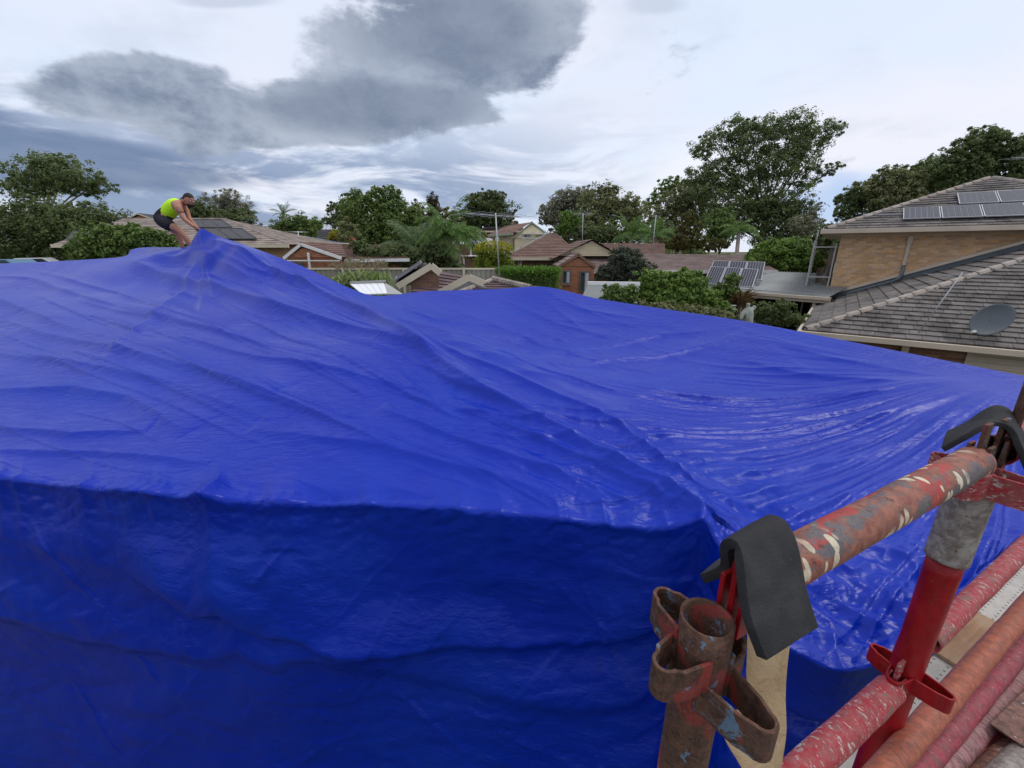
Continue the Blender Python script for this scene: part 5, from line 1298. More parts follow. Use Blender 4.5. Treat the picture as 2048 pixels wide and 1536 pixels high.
M().box((XP(822,Y), Y+.05, 0), (XP(1040,Y), Y+6, 2.6)).build('wall', M_BROWNBRICK, h5)
antenna('large tv aerial spreading wide on the tall mast in the centre', at(999,556,Y), at(991,426,Y), (.75,.66,0), 7, 1.75, 1.9, r=.022)
tg = M().poly([at(935,556,Y+3), at(975,566,Y+3), at(972,560,Y+5.5), at(940,550,Y+5.5)], .04).build('glass_roof', mat('pale_glass_roof', (.5,.58,.58), .25, .5), None)
tag(tg, 'pale translucent shelter roof between the plum roof and the yellow bush', 'shelter roof')
# white polycarbonate shed roof
Y = 11.5; sh = thing('shed', 'low shed with a bright white roof edged in grey just beyond the tarpaulin', 'shed', (XP(760,Y), Y, 0))
wt, gt_ = M_WHITE, M_GREYTRIM
a, b, c, d = at(725,590,Y-.8), at(775,588,Y-.8), at(768,567,Y+.6), at(700,569,Y+.6)
for i in range(5):
    f0, f1 = i/5+.006, (i+1)/5-.006; M().poly([a.lerp(b,f0)+Vector((0,0,.02)), a.lerp(b,f1)+Vector((0,0,.02)), d.lerp(c,f1)+Vector((0,0,.02)), d.lerp(c,f0)+Vector((0,0,.02))], .03).build('roof_sheet', mat('white_polycarbonate', (.82,.84,.86), .3, .5) if i == 0 else bpy.data.materials['white_polycarbonate'], sh)
M().poly([b, at(806,588,Y-.8), at(772,566,Y+.6), c], .03).build('grey_roof_sheet', M_GREYTRIM, sh); M().bar(d+Vector((0,0,.05)), at(772,566,Y+.6)+Vector((0,0,.05)), .06, .06).build('ridge_bar', M_GREYTRIM, sh)
M().box((d.x+.3, Y-.5, 0), (c.x, Y+.5, d.z-.4)).build('wall', M_GREYTRIM, sh)
# grey steel sheet roof leaning by the brick gable
Y = 11; gs = thing('garden_shed', 'small pale grey steel shed roof between brick gable and bright green bush', 'shed', (XP(1200,Y), Y, 0))
M().poly([at(1158,606,Y-1), at(1275,606,Y-1), at(1278,569,Y+.3), at(1176,568,Y+.3)], .03).build('roof_sheet', mat('pale_steel_sheet', (.17,.185,.18), .6, .25, var=.06), gs)
M().bar(at(1175,567,Y+.3), at(1279,568,Y+.3), .12, .10).build('ridge_cap', M_WHITE, gs); M().box((XP(1180,Y), Y-.4, 0), (XP(1270,Y), Y+.4, 3.1)).build('wall', M_GREYTRIM, gs)

# colorbond fence
Y = 17.5; fn_ = thing('fence', 'grey-beige corrugated steel fence with pale posts behind the corn', 'fence', (XP(740,Y), Y, 0)); xa, xb = XP(560,Y), XP(980,Y)
M_FEN = mat('fence_steel', (.27,.255,.22), .5, .4); zt_ = ZP(536,Y)
n_ = 4; wv_ = 2.35; x = xa; me_f = None
while x < xb:
    m = M(); k = 0; vs = []; 
    for i in range(25):
        vs += [(i*.1-.0, .03*(1 if (i//1) % 2 else -1), 0), (i*.1, .03*(1 if i % 2 else -1), zt_-.05)]
    m.add(vs, [(2*i, 2*i+2, 2*i+3, 2*i+1) for i in range(24)])
    if me_f is None: o = m.build('fence_panel', M_FEN, fn_, world=False); me_f = o.data
    else: o = link('fence_panel', me_f, None, fn_)
    o.location = (x-fn_.location.x, 0, 0)
    M().box((x-.04,Y-.06,0),(x+.04,Y+.06,zt_)).build('fence_post', M_CREAMTRIM, fn_); M().box((x+.04,Y-.05,zt_-.06),(x+2.36,Y+.05,zt_)).build('fence_rail', M_CREAMTRIM, fn_)
    x += 2.4

# ------------------------------------------------------------------ vegetation
def leaves(name, mt, parent, C, sizes, aspect=.5, flat=0, kind=None, N=None):
    """many small leaf faces; N leans their normals outwards so that the crown shades as a volume"""
    n_ = len(C); nr_ = nrg
    n0 = nr_.normal(size=(n_, 3)); n0 /= np.linalg.norm(n0, axis=1)[:, None]
    if N is not None: n0 = n0*.75+N
    n0 /= np.linalg.norm(n0, axis=1)[:, None]+1e-9
    a = np.cross(n0, nr_.normal(size=(n_, 3))); a /= np.linalg.norm(a, axis=1)[:, None]+1e-9; b = np.cross(n0, a)
    s = sizes[:, None]
    V = np.stack([C-a*s*.5, C+b*s*aspect*.5, C+a*s*.5, C-b*s*aspect*.5], 1).reshape(-1, 3)
    if parent is not None: V = V-np.array(parent.location)
    F = np.arange(n_*4).reshape(n_, 4); o = link(name, fast_mesh(name, V, F), mt, parent)
    if kind: o['kind'] = kind
    return o
def tree(name, label, Y, lobes, mt, n_=6000, ls=.22, trunk=None, bark=None, cl=.30, shell=.6, dz=.8, group=None, cat='tree', fill=.35, sub=1.0, limbs=True, aspect=.5, tr=.22, lean=0):
    cx = sum(l[0] for l in lobes)/len(lobes); bx = XP(trunk if trunk else cx, Y)
    t = thing(name, label, cat, (bx, Y, 0), 0, group); Cs, Ss, Ns = [], [], []; W_ = sum(l[2]*l[3] for l in lobes); tips = []
    for (px, py, rx, ry) in lobes:
        c = np.array(at(px, py, Y)); dep = depthY(Y); Rx = rx/FP*dep; Rz = ry/(FP*1.09)*dep; Ry = (Rx+Rz)/2*dz
        c[1] += nrg.uniform(-.3, .3)*Ry
        nl = int(n_*1.7*rx*ry/W_); nc = max(5, int(nl/(48*sub)))
        d = nrg.normal(size=(nc, 3)); d /= np.linalg.norm(d, axis=1)[:, None]; rad = nrg.uniform(shell**3, 1, nc)**(1/3)*nrg.choice([1, 1, 1, 1.12, 1.28], nc)
        k = int(nc*fill*.5); rad[:k] *= nrg.uniform(.2, .8, k)
        cc = c+d*rad[:, None]*np.array([Rx, Ry, Rz]); cr_ = cl*1.0*min(Rx, Rz)*nrg.uniform(.4, 1.45, nc)
        idx = nrg.integers(0, nc, nl); off = nrg.normal(size=(nl, 3)); off /= np.linalg.norm(off, axis=1)[:, None]; off *= (nrg.uniform(0, 1, nl)**.45)[:, None]; off[:, 2] *= .72
        Q = cc[idx]+off*cr_[idx][:, None]
        nf_ = int(nl*(.04+.24*fill)); dd = nrg.normal(size=(nf_, 3)); dd /= np.linalg.norm(dd, axis=1)[:, None]; dd *= (nrg.uniform(.25, 1, nf_)**.4)[:, None]
        Q[:nf_] = c+dd*np.array([Rx, Ry, Rz])*nrg.uniform(.85, 1.08, nf_)[:, None]
        cn9 = (Q-cc[idx]); cn9 /= np.linalg.norm(cn9, axis=1)[:, None]+1e-9; ln9 = (Q-c)/np.array([Rx, Ry, Rz]); ln9 /= np.linalg.norm(ln9, axis=1)[:, None]+1e-9; Ns.append(cn9*.55+ln9*.45+np.array([0, 0, .45])); Cs.append(Q); Ss.append(ls*nrg.uniform(.45, 1.35, nl)); tips.append((c, cc))
    leaves('crown', mt, t, np.concatenate(Cs), np.concatenate(Ss), aspect, N=np.concatenate(Ns))
    bark = bark or M_BARK; m = M(); zt2 = min(float(np.mean([c[2] for c, _ in tips])), min(float(c[2]) for c, _ in tips)+.3); zt2 = max(zt2*.72, .6)
    tp_ = Vector((bx+lean, Y, zt2)); m.tube([(bx, Y, 0), (bx+lean*.4+.05*tr, Y, zt2*.5), tp_], [tr*1.25, tr, tr*.8], 8)
    for c, cc in tips:
        cv = Vector(c); mid = tp_.lerp(cv, .5)+Vector((0, 0, -.12*(cv-tp_).length*0)); k9 = 1/(1+len(tips)*.06); m.tube([tp_, mid, cv], [tr*.6*k9, tr*.36*k9, tr*.16*k9], 6)
        for q in cc[nrg.integers(0, len(cc), min(7 if limbs else 2, len(cc)))]:
            qv = Vector(q); m.tube([mid.lerp(cv, rng.uniform(.2, 1)), mid.lerp(cv, .7).lerp(qv, .5), qv], [tr*.16*k9, tr*.09*k9, tr*.03], 5)
    m.build('trunk', bark, t, smooth=True)
    return t
def palm(label, px, py, Y, nf=26, fl=1.8, tr=.16, mt=None, droop=1.0, dry=0, group='palms', px0=None, boot=True):
    c = at(px, py, Y); b = Vector((XP(px0 if px0 else px, Y), Y, 0)); t = thing('palm_tree', label, 'palm tree', tuple(b), 0, group)
    M().tube([b, b.lerp(c, .5)+Vector((.06, 0, 0)), c], [tr*1.3, tr, tr*.85], 10).build('trunk', M_PALEBARK, t, smooth=True)
    def frond(mtl, az_, el_, L_, dr):
        m = M(); P_ = []; d = Vector((math.cos(az_)*math.cos(el_), math.sin(az_)*math.cos(el_), math.sin(el_))); p = c.copy(); n_ = 12
        for i in range(n_+1): P_.append(p.copy()); p = p+d*(L_/n_); d = (d+Vector((0, 0, -dr*.17*(i/n_+.35)))).normalized()
        vs = []; fs = []
        for i in range(n_):
            for j in range(3):
                q = P_[i].lerp(P_[i+1], j/3); f = (i+j/3)/n_
                dd = (P_[i+1]-P_[i]).normalized(); sd = dd.cross(Vector((0, 0, 1))).normalized(); l = L_*.24*math.sin(math.pi*min(1, f*.9+.12))*rng.uniform(.8, 1.1)
                for sg in (-1, 1):
                    tip = q+sd*sg*l*.8+dd*l*.55+Vector((0, 0, -l*rng.uniform(.25, .75))); w_ = dd*.018*L_; b0 = len(vs); mdp = q.lerp(tip, .5)+Vector((0, 0, .06*l))
                    vs += [q-w_*.5, mdp-w_*.6, tip, mdp+w_*.6]; fs.append((b0, b0+1, b0+2, b0+3))
        m.add(vs, fs); m.tube(P_, [.02*L_*.5*(1-i/(n_+2)) for i in range(n_+1)], 4); return m.build('frond', mtl, t)
    for i in range(nf):
        frond(mt or L_PALM, i*2.399+rng.uniform(-.2, .2), R(rng.uniform(-5, 75)), fl*rng.uniform(.8, 1.1), droop*rng.uniform(.8, 1.3))
    for i in range(dry): frond(L_DRY, i*2.399+.7, R(rng.uniform(-50, -20)), fl*rng.uniform(.7, .95), 1.2)
    return t

# left side
tree('gum_tree', 'spreading gum tree with open umbrella crown standing above the dark trees', 46, [(80,345,62,34),(140,350,55,36),(45,375,38,26),(185,368,34,24),(100,378,56,14),(160,378,40,12),(25,380,18,14),(115,325,40,16)], L_GUM, 12000, .25, 112, M_PALEBARK, .30, .5, .9, tr=.32, fill=.1)
tree('dense_tree', 'broad dark evergreen filling the left edge beneath the gum tree', 38, [(60,440,75,48),(10,460,50,50),(130,450,70,50),(40,490,70,40),(110,495,60,35)], L_DARK, 15000, .26, 60, None, .30, .6, tr=.3, fill=.6)
tree('dense_tree', 'dark rounded tree ending above the tan eave on the left', 40, [(190,448,60,40),(235,458,34,26),(180,480,60,35),(150,430,40,22)], L_DARK, 9000, .26, 180, None, .30, .6, tr=.25, fill=.6)
tree('leafy_bush', 'bright leafy bush in front of the tan brick wall, left of the worker', 17.5, [(205,482,48,34),(270,480,50,32),(320,488,42,30),(175,505,35,26),(240,505,60,25),(330,505,40,20),(225,462,30,14)], L_MID, 15000, .13, 250, None, .28, .5, cat='bush', tr=.1, fill=.6, aspect=.6)
tree('tree', 'small green tree right behind the worker above the roof ridge', 34, [(395,420,22,20),(375,410,16,14),(408,440,16,12)], L_DARK, 3000, .20, 400, None, .3, .5, tr=.1)
tree('casuarina_tree', 'grey-brown wispy tree rising over the tan roof', 44, [(455,398,30,22),(475,415,28,26),(430,415,30,24),(490,430,14,20),(440,435,35,20)], L_GREY, 8000, .20, 455, None, .30, .45, tr=.16, fill=.25, aspect=.35)
tree('dense_tree', 'dark green palm-like thicket below the grey-brown wispy tree', 40, [(440,440,38,22),(485,445,28,26),(500,465,16,22),(410,450,25,20),(470,465,30,18)], L_DARK, 6000, .24, 470, None, .3, .55, tr=.15, fill=.6)
tree('tree', 'small round tree beside the twin-armed aerial', 48, [(590,445,34,18),(570,460,28,20),(612,462,26,20),(590,475,36,16)], L_MID, 6000, .24, 592, None, .3, .55, tr=.15, fill=.5)
tree('tree', 'low green tree between the round tree and the pale solar roof', 58, [(632,448,18,12),(615,455,14,12)], L_BRIGHT, 2500, .28, 630, None, .3, .55, tr=.15)
tree('shrub', 'dark shrub at the right end of the tan roof beside the lamp', 34, [(522,478,16,14),(512,490,20,12),(545,482,10,10)], L_DARK, 2500, .16, 522, None, .3, .5, tr=.08, cat='shrub')
palm('thin pale palm poking up behind the small round tree', 567, 428, 52, 16, 1.7, .14, L_PALMG)
antenna('tilted twin-armed tv aerial left of the round tree', at(540,490,37), at(533,443,37), (1,.25,-.05), 5, 1.7, 1.4, r=.035)
antenna('white flat tv aerial above the slate-blue roof', at(598,494,30), at(596,462,30), (.2,1,0), 3, 1.5, .8, mt=M_WHITE, r=.03)
sl2 = thing('street_lamp', 'grey street lamp with a bent arm behind the tan roof', 'street lamp', tuple(at(510,520,36).xy)+(0,))
bb = at(509,470,36); M().tube([(bb.x, 36, 0), bb, bb+Vector((-.1,0,.5)), bb+Vector((-.45,0,.62)), bb+Vector((-.7,0,.55))], [.06,.05,.05,.045,.06], 8).build('pole', M_GALV, sl2, smooth=True)

# middle
tree('fig_tree', 'tallest dark green tree behind the brown roof, left of centre', 42, [(765,405,42,30),(735,430,45,40),(790,430,45,42),(700,415,30,22),(780,385,28,14),(825,440,25,30),(745,470,60,40),(800,470,45,40)], L_MID, 17000, .26, 762, None, .27, .55, tr=.3, fill=.6)
tree('gum_tree', 'olive gum tree on the left shoulder of the tall green tree', 50, [(700,400,26,16),(680,425,26,20),(718,400,20,12),(668,440,24,14),(700,440,30,22)], L_GUM, 6000, .26, 700, M_PALEBARK, .3, .5, tr=.2, fill=.3)
tree('dense_tree', 'dark tree filling the space behind the pointed cypress', 45, [(835,430,26,28),(850,455,30,30),(810,490,40,28),(860,480,30,30)], L_DARK, 6000, .26, 835, None, .3, .55, tr=.2, fill=.6)
tree('cypress_tree', 'narrow rust-brown pointed cypress beside the palms', 38, [(866,402,11,14),(866,418,13,18),(866,436,15,16),(868,452,17,14)], leafmat('leaf_cypress', [(.045,.040,.022), (.085,.065,.038), (.12,.085,.06)]), 5000, .14, 867, None, .35, .7, tr=.12, fill=.9)
tree('gum_tree', 'pale thin-leaved tree between the cypress and the round dark tree', 55, [(895,425,20,14),(905,438,20,14),(888,445,16,14),(920,445,14,10)], L_OLIVE, 2600, .24, 900, M_PALEBARK, .3, .4, tr=.14, fill=.1)
tree('round_tree', 'dense round-topped dark tree behind the big aerial', 58, [(975,410,40,28),(950,428,32,26),(1000,425,32,28),(975,442,50,26),(935,452,22,18),(960,395,28,14),(990,392,24,12),(940,470,30,20)], L_DARK, 15000, .30, 975, None, .24, .65, tr=.35, fill=.7)
palm('grey-green palm with upswept fronds, left of the trunked palm', 838, 500, 24, 40, 2.6, .2, L_PALMG, 1.0)
palm('queen palm with a tan trunk and drooping green fronds', 896, 470, 22, 38, 2.3, .22, L_PALM, 1.5, 3, px0=884)
palm('smaller grey-tipped palm just right of the queen palm', 915, 478, 26, 20, 1.8, .15, L_PALM, 1.3)
tree('shrubbery', 'dark shrubs under the palms along the fence', 21, [(790,510,40,26),(830,520,40,26),(860,528,34,24),(740,505,36,16),(715,492,24,14),(905,535,30,22),(870,505,40,22)], L_DARK, 11000, .15, 830, None, .3, .5, cat='shrubs', tr=.08, fill=.7)
tree('shrub', 'yellow-flowering shrub below the pale solar roof', 36, [(672,468,14,8),(688,472,14,8),(662,474,8,6)], L_YELL, 2000, .14, 675, None, .3, .5, cat='shrub', tr=.05)
tree('gum_tree', 'thin grey sapling in front of the pale solar roof', 34, [(692,448,12,16),(700,462,18,18),(690,475,20,12)], L_OLIVE, 2600, .15, 697, None, .3, .4, tr=.07, fill=.2)
tree('orange_shrub', 'rusty shrub by the right end of the brown roof', 24, [(790,498,18,8)], L_RUST, 900, .14, 790, None, .3, .5, cat='shrub', tr=.05)
wb = tree('wattle_bush', 'round yellow-green bush behind the tall aerial mast', 19, [(988,512,34,26),(970,535,24,26),(1008,535,24,24),(985,550,34,18)], L_LIME, 9000, .11, 988, None, .3, .5, cat='bush', tr=.08, fill=.6, aspect=.4)
n_ = 2200; C = nrg.normal(size=(n_,3)); C /= np.linalg.norm(C,axis=1)[:,None]; C = np.array(at(987,500,19))+C*np.array([.85,.8,.36]); C = C[C[:,2] > at(987,503,19).z]; leaves('golden_tips', L_YELL, wb, C, .10*nrg.uniform(.5,1.2,len(C)), .4)
# hedge
hx0, hx1, Yh = XP(993,15.5), XP(1122,15.5), 15.5; zh0, zh1 = 0, ZP(540,15.5)
hd_ = thing('hedge', 'clipped bright green hedge left of the mottled brick gable', 'hedge', ((hx0+hx1)/2, Yh, 0))
n_ = 16000; u = nrg.uniform(size=(n_, 3)); C = np.stack([hx0+(hx1-hx0)*u[:, 0], Yh+.9*u[:, 1]**2, zh0+.8+(zh1-zh0-.8)*u[:, 2]], 1); tpf = nrg.uniform(size=n_) < .25; C[tpf, 2] = zh1-.05*nrg.uniform(size=tpf.sum()); C[tpf, 1] = Yh+.9*nrg.uniform(size=tpf.sum()); C += .06*nrg.normal(size=C.shape)
leaves('foliage', L_HEDGE, hd_, C, .085*nrg.uniform(.6, 1.3, n_), .6); M().box((hx0+.1, Yh+.25, 0), (hx1-.1, Yh+.8, zh1-.2)).build('stems', M_BARK, hd_)
# corn patch
cn_ = thing('corn_patch', 'patch of tall corn with tan tassels in front of the steel fence', 'corn', (XP(712,14.5), 14.5, 0)); vs, fs, tv, tf = [], [], [], []
for i in range(170):
    x = XP(rng.uniform(664, 762), 14.5); y = 14.5+rng.uniform(-.7, 1.1); h = ZP(rng.uniform(516, 536), 14.5); e_ = 1-abs((x-XP(712,14.5))/(XP(762,14.5)-XP(664,14.5)))*.7; h = h*(.86+.14*e_)
    for k in range(11):
        z = h*(.35+.6*k/11); a = rng.uniform(0, 6.28); l = rng.uniform(.35, .6); d = Vector((math.cos(a), math.sin(a), 0)); s = Vector((-d.y, d.x, 0))*.03; p = Vector((x, y, z)); b0 = len(vs)
        vs += [p-s, p+s, p+d*l*.5+Vector((0,0,l*.35))+s, p+d*l*.5+Vector((0,0,l*.35))-s, p+d*l+Vector((0,0,-l*.15))]; fs += [(b0,b0+1,b0+2,b0+3)]; fs += [(b0+3,b0+2,b0+4)]
    for k in range(6):
        a = rng.uniform(0, 6.28); p = Vector((x, y, h)); b0 = len(tv); q = p+Vector((math.cos(a)*.09, math.sin(a)*.09, .16)); tv += [p+Vector((-.008,0,0)), p+Vector((.008,0,0)), q]; tf.append((b0,b0+1,b0+2))
o = M().add(vs, fs).build('corn_leaves', L_CORN, cn_); o['kind'] = 'stuff'; o = M().add(tv, tf).build('tassels', L_DRY, cn_); o['kind'] = 'stuff'

# right of centre
tree('gum_tree', 'grey-brown gum on the left of the wooded group, above the cream house', 56, [(1140,400,36,24),(1110,425,32,24),(1165,395,30,20),(1130,440,40,20),(1090,440,14,10)], L_GREY, 10000, .28, 1135, M_PALEBARK, .3, .5, tr=.25, fill=.35)
tree('gum_tree', 'green-topped gum in the middle of the wooded group', 52, [(1205,400,42,28),(1190,430,48,34),(1240,420,40,30),(1215,378,26,12),(1270,430,34,30),(1160,455,40,26)], L_OLIVE, 13000, .28, 1205, None, .28, .5, tr=.25, fill=.4)
tree('tree', 'small vivid green tree below the grey-brown gum', 44, [(1140,440,20,18),(1130,455,18,14)], L_BRIGHT, 2500, .2, 1138, None, .3, .5, tr=.1)
tree('dense_tree', 'dark undergrowth behind the brown roof and cream gable', 46, [(1170,470,50,24),(1230,468,50,26),(1290,465,44,26),(1120,468,30,18),(1330,470,34,26)], L_DARK, 10000, .28, 1220, None, .3, .5, tr=.2, fill=.7)
tree('tree', 'bright green gum with a flat top, left arm of the tall group', 58, [(1350,365,30,12),(1325,385,18,12),(1360,385,24,10),(1308,402,18,12)], L_BRIGHT, 4500, .26, 1345, M_PALEBARK, .33, .5, tr=.2, fill=.2)
tree('gum_tree', 'olive mid-height gum leaning against the tallest one', 56, [(1360,400,36,24),(1330,420,36,24),(1395,385,34,22),(1390,415,40,30),(1350,440,44,24)], L_OLIVE, 10000, .28, 1360, M_PALEBARK, .3, .5, tr=.25, fill=.3)
tree('tall_gum_tree', 'tallest spreading gum tree dominating the skyline', 52, [(1470,255,34,20),(1500,265,36,22),(1430,285,34,22),(1405,305,20,14),(1545,255,40,22),(1590,250,42,24),(1640,262,30,22),(1672,252,18,16),(1560,290,50,26),(1610,295,40,24),
     (1480,300,40,24),(1450,330,36,20),(1530,335,52,30),(1580,330,44,26),(1510,370,50,30),(1440,360,40,24),(1650,338,26,12),(1672,330,14,8),(1600,365,26,18),(1400,350,30,20),(1420,385,40,26)], L_GUM, 36000, .23, 1520, M_BARK, .44, .40, 1.1, tr=.45, fill=.16, sub=1.2)
tree('gum_tree', 'dark lower mass of foliage under the tallest gum', 50, [(1530,410,60,36),(1590,420,44,44),(1480,430,50,40),(1550,460,70,40),(1430,430,34,30),(1610,460,40,30)], L_DARK, 17000, .27, 1540, None, .28, .55, tr=.35, fill=.7)
tree('gum_tree', 'thin pale sapling on the right flank below the tallest gum', 46, [(1632,422,12,16),(1622,445,22,18),(1600,450,26,22)], L_GREY, 3200, .2, 1625, None, .3, .45, tr=.1, fill=.2)
palm('palm with brown dead fronds above the rear brown roof', 1308, 470, 36, 18, 2.2, .2, L_PALM, 1.0, 9)
palm('green feathery palm beside the one with dead fronds', 1262, 470, 38, 22, 2.3, .18, L_PALM, 1.2)
tree('bronze_tree', 'bronze-tipped conical tree above the long faded roof', 34, [(1385,455,26,18),(1380,480,38,20),(1350,488,30,14),(1420,490,36,14),(1375,435,14,12)], L_RUST, 8000, .17, 1385, None, .3, .5, tr=.12, fill=.6)
tree('round_tree', 'rounded fresh green tree between the bronze tree and dark gum', 38, [(1440,435,28,20),(1425,455,26,20),(1455,455,26,22),(1440,475,30,18)], L_MID, 7000, .2, 1440, None, .28, .6, tr=.12, fill=.6)
palm('dark green palm under the rounded fresh green tree', 1478, 462, 33, 16, 2.0, .15, L_PALM, 1.4)
tree('mango_tree', 'bright leafy tree behind the tilted solar panels', 24, [(1545,505,38,28),(1590,500,38,28),(1520,520,28,22),(1615,525,30,28),(1570,530,52,28)], L_BRIGHT, 13000, .14, 1570, None, .28, .5, tr=.14, fill=.6, aspect=.55)
tree('grey_shrub', 'grey-leaved tree in front of the faded roof, right of the brick gable', 15.5, [(1255,520,38,26),(1225,545,34,22),(1280,548,40,24),(1240,500,18,8),(1250,570,46,18)], leafmat('leaf_silver', [(.035,.048,.030), (.060,.075,.050), (.13,.14,.12)]), 12000, .09, 1250, None, .28, .5, tr=.08, fill=.5, cat='tree')
tree('leafy_bush', 'glossy bright green bush over the tarpaulin edge, largest there', 11.5, [(1310,560,42,24),(1370,565,44,28),(1340,590,60,28),(1400,592,40,26),(1300,590,34,24),(1430,615,34,20),(1375,548,26,10)], L_BRIGHT, 15000, .085, 1350, None, .26, .45, cat='bush', tr=.06, fill=.6, aspect=.6)
tree('leafy_bush', 'smaller green bush left of the largest one, against the pale shed roof', 9.6, [(1228,584,24,17),(1246,596,28,16),(1215,598,14,12),(1262,582,18,16)], L_MID, 3000, .075, 1230, None, .3, .45, cat='bush', tr=.04, fill=.6, aspect=.6)
tree('low_shrub', 'low olive shrub skirting the tarpaulin before the green bushes', 10.2, [(1320,615,50,14),(1390,625,50,16),(1440,632,34,16),(1270,605,26,10)], L_OLIVE, 6000, .07, 1350, None, .3, .45, cat='shrub', tr=.04, fill=.6)
tree('frangipani_bush', 'yellow-green bush beneath the edge of the patio roof', 12.5, [(1450,580,22,16),(1465,560,14,14),(1430,590,24,14),(1470,600,16,18)], L_MID, 5000, .09, 1450, None, .3, .45, cat='bush', tr=.05, fill=.5, aspect=.6)
tree('dark_shrub', 'sparse dark shrub in the shade below the patio roof', 13, [(1530,620,30,20),(1565,615,22,18),(1590,640,30,16),(1540,640,40,14),(1500,640,26,14)], L_DARK, 5000, .08, 1550, None, .3, .4, cat='shrub', tr=.04, fill=.3)
# burgundy cordyline
cq = at(1480, 602, 12.2); cd_ = thing('cordyline', 'burgundy spiky cordyline beside the white statue', 'plant', (cq.x, cq.y, 0)); M().tube([(cq.x, cq.y, 0), cq], .05, 8).build('stem', M_BARK, cd_)
vs, fs = [], []
for i in range(70):
    a = rng.uniform(0, 6.28); e = rng.uniform(-.9, 1.35); l = rng.uniform(.35, .6); d = Vector((math.cos(a)*math.cos(e), math.sin(a)*math.cos(e), math.sin(e))); s = d.cross(Vector((0,0,1))).normalized()*.022; b0 = len(vs)
    mid = cq+d*l*.55; tip = cq+d*l+Vector((0,0,-.12)); vs += [cq-s*.5, cq+s*.5, mid+s, tip, mid-s]; fs.append((b0,b0+1,b0+2,b0+3,b0+4))
M().add(vs, fs).build('leaf_rosette', L_CORDY, cd_)
# pale garden statue
M_STAT = mat('pale_statue_stone', (.27,.30,.26), .85, .2, var=.25, vscale=6, bump=.01, bscale=30)
def skin(name, verts, edges, mt, parent, sub=2, root=0, world=True, smooth=True):
    me = bpy.data.meshes.new(name); V = [Vector(v[:3]) for v in verts]
    if parent is not None and world:
        mi = rootmat(parent).inverted(); V = [mi @ v for v in V]
    me.from_pydata(V, edges, []); me.update(); o = link(name, me, None, parent); mo = o.modifiers.new('skin', 'SKIN'); mo.use_smooth_shade = smooth
    sd_ = me.skin_vertices[0].data
    for i, v in enumerate(verts): r_ = v[3]; sd_[i].radius = r_ if isinstance(r_, tuple) else (r_, r_)
    for i in range(len(verts)): sd_[i].use_root = (i == root)
    s = o.modifiers.new('sub', 'SUBSURF'); s.levels = sub; s.render_levels = sub
    dg = bpy.context.evaluated_depsgraph_get(); dg.update(); ev = o.evaluated_get(dg); nm = bpy.data.meshes.new_from_object(ev); o.modifiers.clear(); old = o.data; o.data = nm; nm.name = name
    nm.materials.clear(); nm.materials.append(mt); bpy.data.meshes.remove(old); return o
sq = lambda px, py, dy=0: tuple(at(px, py, 11.6+dy))
st = thing('statue', 'pale garden statue of a robed figure with raised arm beside the burgundy cordyline', 'statue', (at(1494,630,11.6).x, 11.6, 0))
skin('figure', [(*sq(1494,660),.16), (*sq(1494,640),.15), (*sq(1495,622),.12), (*sq(1496,614),.045), (*sq(1497,606),.055), (*sq(1506,618,.05),.06), (*sq(1511,611,.05),.06), (*sq(1484,630,-.05),.06), (*sq(1480,640,-.1),.05), (*sq(1494,690),.2)],
     [(0,1),(1,2),(2,3),(3,4),(2,5),(5,6),(2,7),(7,8),(0,9)], M_STAT, st)
M().tube([(at(1494,690,11.6).x, 11.6, 0), (at(1494,690,11.6).x, 11.6, at(1494,690,11.6).z)], .16, 12).build('plinth', M_STAT, st)
u_ = thing('garden_urn', 'small pale urn left of the robed statue', 'urn', (at(1465,612,11.4).x, 11.4, 0)); q = at(1465,612,11.4)
M().tube([(q.x, q.y, 0), (q.x, q.y, q.z-.15), (q.x, q.y, q.z-.14), (q.x, q.y, q.z-.03), (q.x, q.y, q.z+.02)], [.05,.05,.10,.07,.10], 14).build('bowl', M_STAT, u_)
# trees behind the right-hand house
tree('pine_tree', 'dark evergreen at the lower left of the row behind the solar roof', 34, [(1720,385,34,22),(1700,405,26,20),(1745,395,30,24),(1690,430,24,20),(1740,420,40,24)], L_GUM, 8000, .2, 1720, None, .3, .55, tr=.2, fill=.5)
tree('pine_tree', 'rounded olive-green evergreen second in the row behind the solar roof', 32, [(1790,350,34,20),(1770,375,36,24),(1815,370,36,26),(1790,395,50,24)], L_OLIVE, 10000, .2, 1790, None, .28, .55, tr=.22, fill=.5)
tree('pine_tree', 'dark evergreen third in the row, dipping behind the ridge', 34, [(1860,335,34,22),(1840,360,34,24),(1880,360,34,26),(1850,385,44,22)], L_GUM, 9000, .2, 1860, None, .28, .55, tr=.22, fill=.6)
tree('pine_tree', 'tallest evergreen of the row behind the solar roof', 31, [(1960,280,36,22),(1930,305,36,24),(1985,300,34,26),(1905,335,34,24),(1950,335,44,26),(2000,335,34,24),(1940,365,50,22),(1995,270,20,14)], L_GUM, 16000, .2, 1955, None, .28, .55, tr=.28, fill=.55)
tree('pine_tree', 'evergreen cut by the right edge beside the aerial', 30, [(2050,290,34,24),(2075,320,36,34),(2040,330,34,24),(2090,280,30,24),(2060,355,44,22)], L_DARK, 8000, .2, 2060, None, .28, .55, tr=.25, fill=.55)
tree('tree', 'dark tree in the gap beside the white lattice screen', 30, [(1650,470,24,24),(1640,500,26,24),(1665,500,20,30)], L_DARK, 4500, .17, 1650, None, .3, .5, tr=.12, fill=.5)
Y = 36; far_house('house', 'white-walled house glimpsed between the leafy tree and lattice screen', XP(1608,Y), XP(1700,Y), Y, Y+5, ZP(500,Y), ZP(484,Y+2.5), M_ROOFGREY, M_WHITE, run=1.2, trim=M_WHITE)
